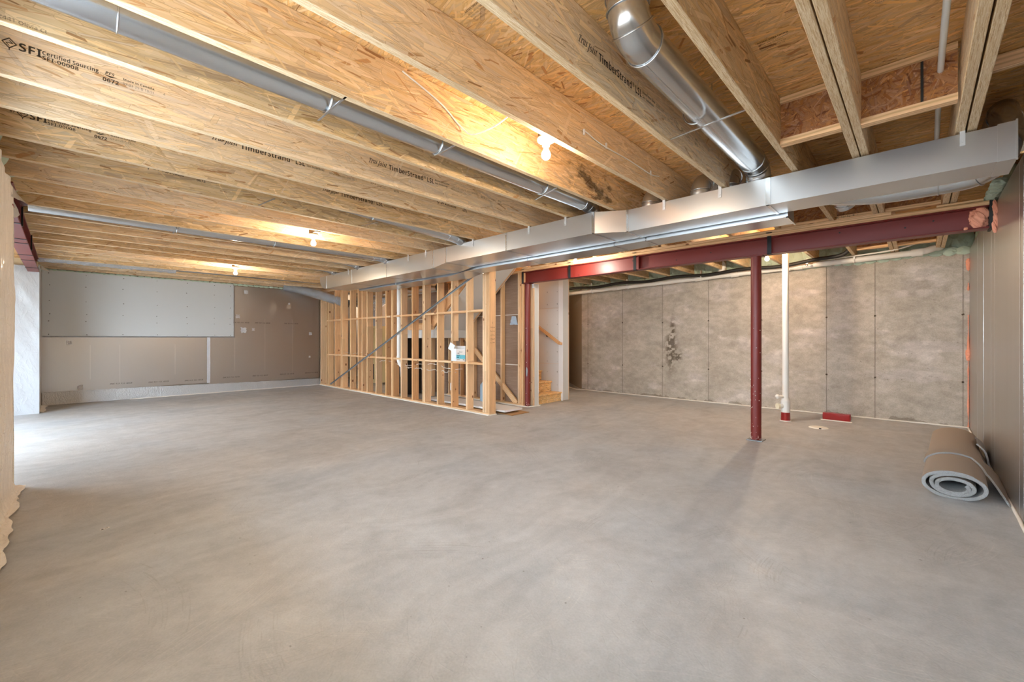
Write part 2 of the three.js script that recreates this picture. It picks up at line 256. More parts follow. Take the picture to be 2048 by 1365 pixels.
const foamOrange = std({ color: 0xeda080, roughness: 0.7 });
const redTape = phy({ color: 0xc4101a, roughness: 0.3, clearcoat: 0.6, bumpMap: tex(wrinkleC, 0.12, 0.12, false), bumpScale: 0.004 });
const caulkM = std({ color: 0xe9e2d6, roughness: 0.8 });
const cableM = std({ color: 0xe6e2da, roughness: 0.5 });
const steelGrey = std({ color: 0x8f9599, metalness: 0.7, roughness: 0.45 });

// ================================================================ LARGE STRUCTURE
const XL = -0.29, XB = 8.54, ZR = 0.5, ZF = -11.5, JB = 2.5, SUB = 2.813;
const floor = struct('floor', 'bare grey concrete slab with sweeping trowel marks across the whole basement');
part('slab', box(-0.5, 10.2, -0.15, 0, -11.8, 0.8), slabM, floor);
part('alcove_slab', box(-2.2, -0.5, -0.15, 0, -10.7, -5.1), slabM, floor);

// ---- ceiling: deck panels carried by engineered wood joists, every joist a piece of its own
const ceiling = struct('ceiling', 'open ceiling of engineered wood joists under an oriented strand deck');
for (let i = 0, x = -0.45; x < 8.9; i++, x += 1.2192) {
  for (let z = 0.6 + (i % 2 ? 0.8 : 0); z > -11.9; z -= 2.4384) {
    const m = osbM[Math.floor(rnd() * 3)];
    part('deck_panel', box(x + 0.0015, x + 1.2177, SUB, SUB + 0.018, Math.max(z - 2.437, -11.75), Math.min(z, 0.75)), m, ceiling);
  }
}
part('floor_above', box(-2.3, 10.2, SUB + 0.02, SUB + 0.12, -11.9, 0.9), greyCast, ceiling);
let jn = 0;
function joist(x0, x1, zNear, t = 0.042) {      // zNear is the face towards the camera side
  const k = jn++, m = new THREE.Mesh(bar('x', x0, x1, JB, SUB - 0.002, zNear - t, zNear, 0.0025, rnd() * 3, rnd() * 0.6, true), [lslFace[(k * 5 + 3) % 4], lslEdge]);
  m.castShadow = m.receiveShadow = true; m.name = inner(ceiling, 'joist'); ceiling.add(m); return m;
}
const MID = 5.775;
joist(-0.33, MID, 0.255); joist(-0.33, MID, 0.204);
joist(-0.33, MID, -0.25); joist(-0.33, MID, -0.299);
const J = { a: joist(-0.33, MID, -0.66), b: joist(-0.33, MID, -1.165), c: joist(-0.33, MID, -1.667), d: joist(-0.33, MID, -2.172) };
const zj = [-2.65, -3.18, -3.61, -4.115, -4.6, -5.102, -5.575, -6.09, -6.545, -7.06, -7.55, -8.04, -8.52, -9.01, -9.5, -9.99, -10.48, -10.97, -11.42];
zj.forEach((z, i) => { J[i + 1] = joist(-0.33, MID, z); });
for (const z of [0.262, 0.214, -0.215, -0.264, -0.7, -1.19, -1.69, -2.22, -2.62, -3.21, -3.7, -4.16, -4.65]) joist(MID, 8.66, z);
for (const z of [-5.1, -5.6, -6.1, -6.6, -7.09, -7.58, -8.07, -8.55, -9.04, -9.53, -10.02, -10.51, -11.0]) joist(MID + 1.2, 9.9, z);
// I-joist blocking between the doubled joists
function blocking(x, z0, z1, face = 0.012) {
  const g = sub('blocking', ceiling);
  part('web', bar('z', z0, z1, JB + 0.03, SUB - 0.03, x - face / 2, x + face / 2, 0.001), webM, g);
  part('flange', bar('z', z0, z1, JB, JB + 0.038, x - 0.032, x + 0.032, 0.003), pineM[2], g);
  part('flange', bar('z', z0, z1, SUB - 0.041, SUB - 0.003, x - 0.032, x + 0.032, 0.003), pineM[1], g);
  return g;
}
blocking(3.27, -0.66, -0.341); const blk = blocking(3.30, -0.25, 0.15);
blocking(4.85, -0.66, -0.341); blocking(4.88, -0.25, 0.15);
for (const [a, b] of [[-0.64, -0.341], [-0.25, 0.15], [-1.15, -0.705]]) blocking(5.735, a, b);
for (const [a, b] of [[-0.65, -0.31], [-0.215, 0.165]]) blocking(7.9, a, b);
part('marker_line', box(3.285, 3.2925, JB + 0.04, SUB - 0.045, 0.006, 0.018), darkM, blk);

// ---- printed grading stamps on the joist faces
function stampTex(w, h, f) { const [c, x] = canvas(w, h); x.clearRect(0, 0, w, h); f(x); const t = new THREE.CanvasTexture(c); t.colorSpace = THREE.SRGBColorSpace; t.magFilter = THREE.LinearFilter; return std({ map: t, transparent: true, roughness: 0.75, polygonOffset: true, polygonOffsetFactor: -1 }); }
const INK = 'rgba(28,20,14,.88)';
const fit = (x, t, px, y, w, font) => { x.save(); x.font = font; const m = x.measureText(t).width; x.translate(px, y); x.scale(w / m, 1); x.fillText(t, 0, 0); x.restore(); };
const brandM = stampTex(1600, 80, (x) => {
  x.fillStyle = INK; x.save(); x.transform(1, -0.04, -0.22, 1, 14, 4); fit(x, 'Trus', 4, 46, 74, 'italic bold 52px serif'); fit(x, 'Joist', 86, 52, 76, 'italic bold 52px serif'); x.restore();
  fit(x, 'TimberStrand', 186, 58, 336, 'bold 56px sans-serif'); fit(x, '\u00AE', 524, 38, 24, 'bold 32px sans-serif'); fit(x, 'LSL', 556, 58, 76, 'bold 56px sans-serif');
  fit(x, 'Round Hole Zone', 642, 28, 160, 'bold 21px sans-serif'); fit(x, 'See Guidelines', 642, 54, 140, 'bold 21px sans-serif');
  x.fillStyle = 'rgba(40,28,18,.62)'; fit(x, '1.55E  CCMC 12627-R  2200 1.3E VERIF.', 820, 34, 330, '23px sans-serif'); fit(x, 'Weyerhaeuser  ESR-1387', 820, 62, 240, '23px sans-serif'); fit(x, '\u25C8SFI', 1170, 48, 70, 'bold 32px sans-serif'); fit(x, 'Certified Sourcing', 1246, 36, 150, '19px sans-serif'); fit(x, 'SFI-00008', 1246, 58, 90, '19px sans-serif');
  fit(x, 'PFS', 1420, 34, 50, 'bold italic 26px sans-serif'); fit(x, '0672', 1420, 62, 56, 'bold 27px sans-serif'); fit(x, 'Made in Canada', 1490, 40, 100, '18px sans-serif');
});
const certM = stampTex(760, 92, (x) => {
  x.strokeStyle = INK; x.fillStyle = INK; x.lineWidth = 5; x.beginPath(); x.moveTo(62, 8); x.lineTo(88, 34); x.lineTo(62, 62); x.lineTo(36, 34); x.closePath(); x.stroke(); x.lineWidth = 4; x.beginPath(); x.moveTo(62, 20); x.lineTo(74, 33); x.lineTo(50, 37); x.lineTo(62, 50); x.moveTo(62, 62); x.lineTo(62, 74); x.stroke();
  x.font = 'bold 24px sans-serif'; x.fillText('87', 0, 42); fit(x, 'SFI', 94, 60, 92, 'bold 62px sans-serif'); fit(x, 'Certified Sourcing', 184, 40, 236, 'bold 32px sans-serif'); fit(x, 'SFI-00008', 184, 68, 150, 'bold 30px sans-serif');
  x.font = 'bold italic 26px sans-serif'; x.fillText('PFS', 446, 34); x.beginPath(); x.moveTo(440, 38); x.lineTo(505, 38); x.lineTo(472, 48); x.fill(); fit(x, '0672', 436, 80, 76, 'bold 34px sans-serif');
  x.font = 'bold 20px sans-serif'; x.fillText('Made in Canada', 530, 38); x.font = '20px sans-serif'; x.fillText('07-21-25-D 13:11', 530, 64); x.fillText('4', 730, 50);
});
const siteM = stampTex(260, 40, (x) => { x.fillStyle = 'rgba(60,44,30,.75)'; x.font = '28px sans-serif'; x.fillText('22441 Olivia Ct', 4, 30); });
function stamp(j, mat, x0, w, y, h, z) { const g = new THREE.PlaneGeometry(w, h); g.translate(x0 + w / 2, y, z + 0.0006); return part('printed_stamp', g, mat, j); }
stamp(J.b, brandM, 1.66, 1.64, 2.645, 0.082, -1.165);
stamp(J[2], brandM, 1.66, 1.64, 2.648, 0.082, -3.18);
stamp(J[3], brandM, 0.70, 1.64, 2.645, 0.082, -3.61);
stamp(J[4], brandM, 1.68, 1.64, 2.648, 0.082, -4.115);
stamp(J[2], certM, -0.24, 0.66, 2.648, 0.08, -3.18); stamp(J[3], certM, 2.62, 0.66, 2.648, 0.08, -3.61);
stamp(J[4], certM, -0.24, 0.66, 2.645, 0.08, -4.115); stamp(J[5], certM, 0.42, 0.66, 2.645, 0.08, -4.6);
const moldM = (() => { const [c, x] = canvas(512, 200), im = x.createImageData(512, 200), d = im.data; for (let j = 0, o = 0; j < 200; j++) for (let i = 0; i < 512; i++, o += 4) { const a = fbm(i / 60, j / 40, 5, 71), k = Math.min(i / 200, (512 - i) / 60, 1) * Math.min(1, (200 - j) / 20, j / 30); d[o] = 52; d[o + 1] = 44; d[o + 2] = 36; d[o + 3] = 255 * clamp((a - 0.62 + 0.2 * k) * 3.2, 0, 0.7) * clamp(k * 3, 0, 1) * (0.5 + 0.5 * vn(i / 2, j / 2, 5)); } x.putImageData(im, 0, 0); const t = new THREE.CanvasTexture(c); t.colorSpace = THREE.SRGBColorSpace; t.magFilter = THREE.LinearFilter; return std({ map: t, transparent: true, roughness: 0.9 }); })();
{ const g = new THREE.PlaneGeometry(0.82, 0.29); g.translate(3.3, 2.655, -2.1712); part('damp_stain', g, moldM, J.d); }
stamp(J[1], siteM, -0.2, 0.2, 2.516, 0.03, -2.65);
const deckInk = stampTex(512, 256, (x) => { x.fillStyle = 'rgba(40,34,30,.8)'; x.font = 'bold 30px sans-serif'; x.fillText('RATED SHEATHING', 10, 40); x.font = '24px sans-serif'; x.fillText('48/24   23/32 CATEGORY', 10, 78); x.fillText('SIZED FOR SPACING', 10, 112); x.fillText('EXPOSURE 1   PS 2-18', 10, 146); x.fillText('THICKNESS 0.703 IN', 10, 180); });
function deckStamp(x, z, w, turn, s = 1) { const g = new THREE.PlaneGeometry(w, w / 2 * s); g.rotateX(Math.PI / 2); g.rotateY(turn); g.translate(x, SUB - 0.0008, z); return part('printed_stamp', g, deckInk, ceiling); }
deckStamp(1.39, -1.47, 0.26, Math.PI / 2 + Math.PI); deckStamp(2.73, -1.47, 0.26, Math.PI / 2 + Math.PI); deckStamp(2.62, -0.50, 0.27, Math.PI / 2 + Math.PI); deckStamp(2.62, -0.02, 0.27, Math.PI / 2 + Math.PI);

// ---- right wall: foil-faced boards over the foundation
const wallRight = struct('wall_right', 'long wall sheathed in foil-faced insulation boards beside the carpet roll');
part('foundation', box(-0.6, 8.8, 0, 2.46, 0.56, 0.78), greyCast, wallRight);
for (let x = -0.5, i = 0; x < 8.5; x += 1.2192, i++) {
  const e = Math.min(x + 1.2177, 8.535);
  part('insulation_board', box(x + 0.002, e, 0.006, 2.45, ZR + (i % 2) * 0.0015, 0.56), foilM, wallRight);
}
for (const x of [4.51, 5.84, 6.1, 7.44]) {
  const g = new Q(), n = 30; for (let k = 0; k < n; k++) { const y0 = 0.02 + 2.4 * k / n, y1 = y0 + 2.4 / n, a = 0.004 + 0.003 * vn(k * 1.7, x, 4), b = 0.004 + 0.003 * vn(k * 1.7 + 1.7, x, 4); g.quad([x - a, y0, ZR - 0.0012], [x + a, y0, ZR - 0.002], [x + b, y1, ZR - 0.002], [x - b, y1, ZR - 0.0012], [0, y0], [0.01, y0], [0.01, y1], [0, y1]); }
  part('crease', g.geo(), foilTape, wallRight);
}
part('rim_board', box(-0.5, 8.8, 2.46, SUB, 0.66, 0.7), lslFace[3], wallRight);

// ---- back wall: cast concrete with form seams
const wallBack = struct('wall_back', 'tall cast concrete foundation wall with vertical form seams and damp stains');
{
  const g = new Q(); g.quad([XB, 0, 0.7], [XB, 0, -5.84], [XB, 2.44, -5.84], [XB, 2.44, 0.7], [-0.2, 0], [6.34, 0], [6.34, 2.44], [-0.2, 2.44]);
  g.quad([XB, 2.44, 0.7], [XB + 0.22, 2.44, 0.7], [XB + 0.22, 2.44, -5.84], [XB, 2.44, -5.84], [0, 0], [0, 0.2], [6.5, 0.2], [6.5, 0]);
  g.quad([XB + 0.22, 0, 0.7], [XB + 0.22, 0, -5.84], [XB + 0.22, 2.44, -5.84], [XB + 0.22, 2.44, 0.7], [0, 0], [6, 0], [6, 2.4], [0, 2.4]);
  g.quad([XB, 0, -5.84], [XB + 0.22, 0, -5.84], [XB + 0.22, 2.44, -5.84], [XB, 2.44, -5.84], [6.3, 0], [6.5, 0], [6.5, 2.4], [6.3, 2.4]);
  part('cast_concrete', g.geo(), castM, wallBack);
  for (const z of [0.439, -0.486, -1.087, -2.024, -2.928, -3.842, -4.76, -5.665]) {
    const q = []; for (let k = 0; k < 40; k++) { const y = 2.43 * k / 40; q.push(box(XB - 0.001 - 0.004 * vn(k, z, 5), XB + 0.01, y, y + 2.43 / 40 + 0.002, z - 0.003 - 0.003 * vn(k * 1.3, z, 9), z + 0.003 + 0.002 * vn(k * 1.1, z, 8))); }
    part('form_seam', q, std({ color: 0x857c70, roughness: 0.95 }), wallBack);
    for (const y of [0.62, 1.55]) part('form_tie', lump([XB, y + 0.03 * rnd(), z], 0.014, Math.floor(rnd() * 90), [0.5, 1, 1], 0.5, 1), std({ color: 0x54493e, roughness: 0.9 }), wallBack);
  }
  part('sill_plate', bar('z', -5.84, 0.5, 2.44, 2.478, XB - 0.0, XB + 0.2, 0.002), pineM[1], wallBack);
  part('rim_board', box(8.67, 8.71, 2.478, SUB, -5.84, 0.7), lslFace[2], wallBack);
}
const jog = struct('wall_jog', 'angled concrete return at the end of the long cast wall behind the stairs');
{ const g = new Q(), a = [XB + 0.001, -5.84], b = [9.9, -7.25], ln = Math.hypot(b[0] - a[0], b[1] - a[1]); for (const o of [0, 0.2]) g.quad([a[0] + o, 0, a[1] + o], [b[0] + o, 0, b[1] + o], [b[0] + o, 2.82, b[1] + o], [a[0] + o, 2.82, a[1] + o], [0, 0], [ln, 0], [ln, 2.82], [0, 2.82]); part('cast_concrete', g.geo(), greyCast, jog); }
const outer = struct('wall_utility', 'concrete foundation wall closing the utility side behind the framing');
part('cast_concrete', box(9.9, 10.1, 0, SUB, -11.8, -7.2), greyCast, outer);

// ---- far wall: foil boards with a taped drywall panel
const wallFar = struct('wall_far', 'far wall of foil-faced insulation boards with a white drywall panel in its upper half');
part('foundation', box(-0.6, 10.1, 0, SUB, -11.8, ZF - 0.05), greyCast, wallFar);
const rows = [[0.245, 1.262], [1.262, 2.44]];
for (let i = 0, x = -0.3; x < 9.8; i++) { const e = i === 0 ? 2.212 : x + 2.4384; part('insulation_board', box(x + 0.0015, e - 0.0015, 0.235 - 0.018 * clamp(x, 0, 4.5), 2.445, ZF - 0.05, ZF + (i % 2) * 0.002), foilFar, wallFar); x = e; }
part('foil_band', grid(120, 8, (u, v) => { const x = -0.29 + 5.0 * u, top = 0.245 - 0.018 * clamp(x, 0, 4.5); return [x, 0.004 + (top + 0.012 * (fbm(u * 60, 2, 3, 5) - 0.5)) * v, ZF + 0.014 + 0.012 * (fbm(u * 70, v * 4, 3, 8) - 0.5)]; }, (u, v) => [5 * u, 0.25 * v]), std({ color: 0xc9cacb, metalness: 0.8, roughness: 0.42, bumpMap: tex(wrinkleC, 0.5, 0.5, false), bumpScale: 0.004 }), wallFar);
part('seam_tape', grid(6, 60, (u, v) => [2.185 + 0.06 * u + 0.004 * (fbm(v * 20, 3, 2, 5) - 0.5), 0.23 + 1.02 * v, ZF + 0.004 + 0.004 * fbm(u * 5, v * 40, 3, 6)], (u, v) => [0.06 * u, v]), foilTape, wallFar);
const creaseM = std({ color: 0xd6d2cc, metalness: 0.5, roughness: 0.5 });
for (const x of [0.33, 0.75, 1.62, 2.72, 3.35, 3.98]) part('crease', box(x, x + 0.005, 0.28 + 0.2 * rnd(), x < 2.6 ? 1.1 : 1.7, ZF - 0.01, ZF + 0.0032), creaseM, wallFar);
for (const [x, y, s] of [[2.95, 2.32, 0.09], [2.78, 1.74, 0.08], [2.9, 1.42, 0.12], [3.1, 1.44, 0.06], [0.2, 0.3, 0.08], [0.05, 1.15, 0.07], [4.42, 1.35, 0.08], [4.4, 0.75, 0.05], [3.9, 2.1, 0.05]]) part('foil_patch', grid(10, 10, (u, v) => [x + s * (u - 0.5) * (1 + 0.4 * (vn(v * 5, x * 9, 4) - 0.5)), y + s * (v - 0.5) * (1 + 0.5 * (vn(u * 5, y * 9, 6) - 0.5)), ZF + 0.004 + 0.012 * fbm(u * 4 + x * 7, v * 4, 3, 6)], (u, v) => [s * u, s * v]), foilTape, wallFar);
const panel = sub('drywall_panel', wallFar);
part('board', box(-0.288, 2.68, 1.268, 2.47, ZF - 0.04, ZF + 0.05), std({ color: 0xc9cccd, roughness: 0.92 }), panel);
part('foil_edge', grid(5, 60, (u, v) => [2.682 + 0.035 * u + 0.005 * fbm(v * 40, u * 3, 3, 4), 1.24 + 1.25 * v, ZF + 0.058 - 0.05 * u * u + 0.008 * fbm(u * 4, v * 50, 3, 8)], (u, v) => [0.04 * u, 1.25 * v]), foilTape, panel);
part('foil_edge', grid(80, 3, (u, v) => [-0.28 + 2.98 * u, 1.245 + 0.025 * v + 0.004 * fbm(u * 60, 1, 3, 4), ZF + 0.012 + 0.042 * v + 0.004 * fbm(u * 60, v * 4, 3, 8)], (u, v) => [3 * u, 0.03 * v]), foilTape, panel);
{ const s = []; for (const [i, x] of [-0.2, 0.28, 0.8, 1.32, 1.82, 2.32, 2.62].entries()) for (const y of [1.3, 1.55, 1.68, 1.92, 2.2, 2.42]) if (!(i === 2 && y === 1.55)) s.push(cyl([x + 0.03 * (rnd() - 0.5), y + 0.02 * (rnd() - 0.5), ZF + 0.048], [x, y, ZF + 0.0512], 0.0075, 0.0075, 8)); part('screw', s, std({ color: 0x6d6a66, roughness: 0.6, metalness: 0.3 }), panel).userData.kind = 'stuff'; }
const foilInk = stampTex(512, 40, (x) => { x.fillStyle = 'rgba(70,58,50,.75)'; x.font = 'bold italic 30px sans-serif'; x.fillText('ZDMC  R.I.P.  P.S.S.  42CC2E', 6, 30); });
for (const [x, y] of [[0.62, 0.33], [1.2, 0.32], [1.8, 0.31], [2.5, 0.33], [3.1, 0.33], [3.7, 0.33], [4.3, 0.33], [2.7, 1.6], [3.15, 1.6], [3.8, 1.6]]) { const g = new THREE.PlaneGeometry(0.44, 0.048); g.translate(x + 0.2, y, ZF + 0.0032); part('printed_stamp', g, foilInk, wallFar); }

// ---- left outer wall under poly sheeting, its window bay and the daylight openings
const wallLeft = struct('wall_left', 'insulated outer wall on the near left behind clear poly sheeting');
const insul = std({ color: 0xd9c29c, roughness: 0.95 });
part('framing', box(XL - 0.17, XL - 0.035, 0, SUB, -5.36, -3.6), insul, wallLeft);
part('framing', box(XL - 0.17, XL - 0.035, 0, SUB, 0.3, 0.78), insul, wallLeft);
part('framing', box(XL - 0.17, XL - 0.035, 0, 0.95, -3.6, 0.3), insul, wallLeft);
part('framing', box(XL - 0.17, XL - 0.035, 2.2, SUB, -3.6, 0.3), insul, wallLeft);
const fold = (s, y, k) => 0.05 * Math.pow(fbm(s * 3.2 + 0.6 * fbm(s * 2, y * 1.1, 3, 4 + k), y * 0.5, 4, 11 + k), 2) + 0.022 * fbm(s * 9 + y * 1.5, y * 3.2, 4, 20 + k);
part('poly_sheet', grid(150, 150, (u, v) => { const z = -5.40 + 1.35 * u, y = 0.0 + 2.46 * v; let x = XL - 0.03 + fold(z * 1.2, y * 0.8, 1) * 1.2; if (v < 0.03) x += 0.05 * (1 - v / 0.03) * fbm(u * 20, 1, 3, 3); return [x, y, z]; }, (u, v) => [1.4 * u, 2.46 * v]), polyTan, wallLeft);
part('poly_sheet', box(XL - 0.034, XL - 0.028, 0, 2.46, -4.06, -3.6), polyTan, wallLeft);
part('poly_sheet', box(XL - 0.034, XL - 0.028, 0, 0.95, -3.6, 0.5), polyTan, wallLeft);
part('poly_jamb', grid(16, 120, (u, v) => { const y = 2.3 * v; return [XL - 0.012 - 0.2 * u + fold(u + 5, y, 3) * 0.4, y, -5.405 - 0.02 * fbm(u * 3, y * 3, 3, 5) + 0.02 * (1 - u)]; }, (u, v) => [0.2 * u, 2.3 * v]), polyTan, wallLeft);
for (const [z0, z1, y0, y1, d] of [[-6.05, -5.2, 2.36, 2.52, 0.09], [-5.62, -5.28, 2.18, 2.42, 0.05]]) part('poly_flap', grid(24, 12, (u, v) => [XL - 0.02 + d * v * (0.5 + 0.6 * fbm(u * 4, v * 2, 3, 9)) * Math.sin(Math.PI * clamp(u * 0.8 + 0.2, 0, 1)), lerp(y1, y0, v * (0.4 + 0.6 * u)) , lerp(z0, z1, u)], (u, v) => [u * 0.6, v * 0.3]), polyWhite, wallLeft);
part('poly_hem', grid(60, 8, (u, v) => [XL - 0.02 + 0.075 * v * (0.5 + fbm(u * 9, 1, 3, 7)), 0.012 * (1 - v) + 0.006 + 0.018 * fbm(u * 14, v * 3, 3, 5), -5.35 + 2.0 * u], (u, v) => [2 * u, 0.1 * v]), polyTan, wallLeft);
// the bay
const bay = struct('wall_bay', 'daylit bay wrapped in white poly sheeting beyond the red header beam');
part('framing', box(-2.0, XL - 0.03, 0, SUB, -11.6, -10.43), insul, bay);
part('framing', box(-2.0, XL - 0.17, 0, SUB, -5.36, -5.2), insul, bay);
part('framing', box(-2.0, -1.85, 2.2, SUB, -10.5, -5.3), insul, bay);
part('framing', box(-2.0, -1.85, 0, 0.02, -10.5, -5.3), insul, bay);
part('framing', box(-2.0, -1.85, 0, SUB, -10.5, -9.2), insul, bay); part('framing', box(-2.0, -1.85, 0, SUB, -6.6, -5.3), insul, bay);
part('bay_ceiling', box(-2.0, XL - 0.2, 2.52, 2.56, -10.5, -5.3), osbM[2], bay);
part('poly_sheet', grid(70, 110, (u, v) => [-1.85 + 1.56 * u, 2.4 * v, -10.405 + fold(u * 1.6 + v * 0.8, v * 2.4, 7) * 0.9], (u, v) => [1.5 * u, 2.4 * v]), polyWhite, bay);
part('poly_sheet', grid(30, 110, (u, v) => [XL - 0.012 + fold(u * 1.1 + v * 0.4, v * 2.4 + 4, 9) * 0.5 * Math.sin(Math.PI * u), 2.44 * v, -10.40 - 1.09 * u], (u, v) => [1.1 * u, 2.4 * v]), polyWhite, bay);
part('poly_flap', grid(10, 8, (u, v) => [XL + 0.005 + 0.10 * u * (1 - v), 2.42 + 0.10 * v - 0.02 * u, -11.0 - 0.1 * v], (u, v) => [0.1 * u, 0.1 * v]), polyTan, bay);
part('poly_hem', grid(30, 6, (u, v) => [XL - 0.01 + 0.07 * v * (0.6 + fbm(u * 8, 2, 3, 3)), 0.01 + 0.02 * (1 - v) * fbm(u * 9, v * 3, 3, 8), -10.42 - 1.0 * u], (u, v) => [u, 0.1 * v]), polyTan, bay);
// daylight: a glazed door in the bay and a window in the near wall (both just outside the frame)
function glazed(name, label, x, z0, z1, y0, y1, n) {
  const g = struct(name, label), fw = 0.06;
  part('frame', [box(x - 0.05, x + 0.05, y0, y0 + fw, z0, z1), box(x - 0.05, x + 0.05, y1 - fw, y1, z0, z1), box(x - 0.05, x + 0.05, y0 + fw, y1 - fw, z0, z0 + fw), box(x - 0.05, x + 0.05, y0 + fw, y1 - fw, z1 - fw, z1), ...Array.from({ length: n - 1 }, (_, i) => { const z = lerp(z0, z1, (i + 1) / n); return box(x - 0.03, x + 0.03, y0 + fw, y1 - fw, z - 0.04, z + 0.04); })], whiteM, g);
}
glazed('door_1', 'white framed glazed patio door of the bay', -1.92, -9.2, -6.6, 0.02, 2.2, 2);
glazed('window_1', 'white framed basement window in the near left wall', XL - 0.1, -3.6, 0.3, 0.95, 2.2, 3);
const yard = struct('ground', 'pale gravel yard outside the patio door'); part('gravel', box(-22, -2.05, -0.2, -0.06, -20, 12), std({ color: 0xb5ada2, roughness: 1 }), yard);

// ---- caulk line along the foot of the walls
function bead(name, label, pts, r, parentName) {
  const g = struct(name, label), out = []; for (let i = 0; i + 1 < pts.length; i++) { const [a, b] = [pts[i], pts[i + 1]], L = Math.hypot(b[0] - a[0], b[2] - a[2]), n = Math.ceil(L / 0.08), pp = []; for (let k = 0; k <= n; k++) { const t = k / n; pp.push([lerp(a[0], b[0], t) + 0.006 * (vn(k * 0.9, i, 3) - 0.5), 0.004 + 0.003 * vn(k, i, 4), lerp(a[2], b[2], t) + 0.006 * (vn(k * 0.8, i, 6) - 0.5)]); } out.push(tube(pp, r, 6, n * 2)); } part('bead', out, caulkM, g);
}
bead('trim_1', 'cream sealant bead along the foot of the foil wall', [[2.0, 0, 0.488], [8.5, 0, 0.488]], 0.011);
bead('trim_2', 'cream sealant bead along the foot of the concrete wall', [[8.525, 0, 0.49], [8.525, 0, -5.83]], 0.012);
bead('trim_3', 'cream sealant bead along the foot of the stud wall', [[4.635, 0, -11.45], [4.635, 0, -4.93], [4.80, 0, -4.93]], 0.013);
bead('trim_4', 'cream sealant bead along the centre stair wall', [[5.69, 0, -7.6], [5.69, 0, -5.03], [5.98, 0, -5.0]], 0.012);
bead('trim_5', 'cream sealant bead along the far foil wall', [[0.9, 0, -11.475], [4.62, 0, -11.47]], 0.009);

// ---- spray foam in the rim bays
{
  const g = []; zj.slice(0, 18).forEach((z, i) => { const z1 = zj[i + 1] ?? z - 0.45; g.push(lump([-0.36, 2.66, (z + z1) / 2 - 0.02], 0.2, i + 3, [0.42, 0.85, 1.05], 0.3, 3)); });
  tag(part('spray_foam', g, foamGreen, scene), 'pale green spray foam filling the joist ends above the left wall', 'insulation', null, 'stuff');
  const b = []; for (let z = 0.42; z > -5.8; z -= 0.16) b.push(lump([8.66, 2.62, z], 0.15, Math.floor(-z * 20) + 9, [0.6, 1.15, 0.9], 0.3, 3)); for (let z = 0.45; z > -5.8; z -= 0.14) b.push(lump([8.535, 2.44 + 0.02 * (vn(z * 3, 1, 4) - 0.5), z], 0.055, Math.floor(-z * 30) + 200, [0.6, 0.8 + 0.5 * vn(z * 4, 2, 8), 1.6], 0.3, 2));
  for (let k = 0; k < 12; k++) b.push(lump([8.6 + 1.3 * k / 12, 2.62, -5.95 - 1.35 * k / 12], 0.17, k + 400, [1, 1.2, 1], 0.3, 2));
  tag(part('spray_foam', b, foamGreen, scene), 'green spray foam along the top of the concrete wall above the drain line', 'insulation', null, 'stuff');
  const f = []; for (let x = -0.25; x < 4.5; x += 0.11) f.push(lump([x, 2.475, ZF + 0.03], 0.03, Math.floor(x * 40) + 20, [2, 0.8, 0.8], 0.5, 2));
  tag(part('spray_foam', f, foamGreen, scene), 'thin green foam seal above the drywall panel on the far wall', 'insulation', null, 'stuff');
  const r = []; for (let x = 5.9; x < 8.5; x += 0.15) r.push(lump([x, 2.64, 0.62], 0.15, Math.floor(x * 30), [1, 1, 0.5], 0.3, 2)); for (let x = 5.2; x < 6.2; x += 0.1) r.push(lump([x, 2.49, 0.47], 0.04, Math.floor(x * 30) + 5, [1.5, 0.8, 1.2], 0.4, 2));
  tag(part('spray_foam', r, foamGreen, scene), 'green spray foam over the top of the foil wall beside the beam end', 'insulation', null, 'stuff');
}

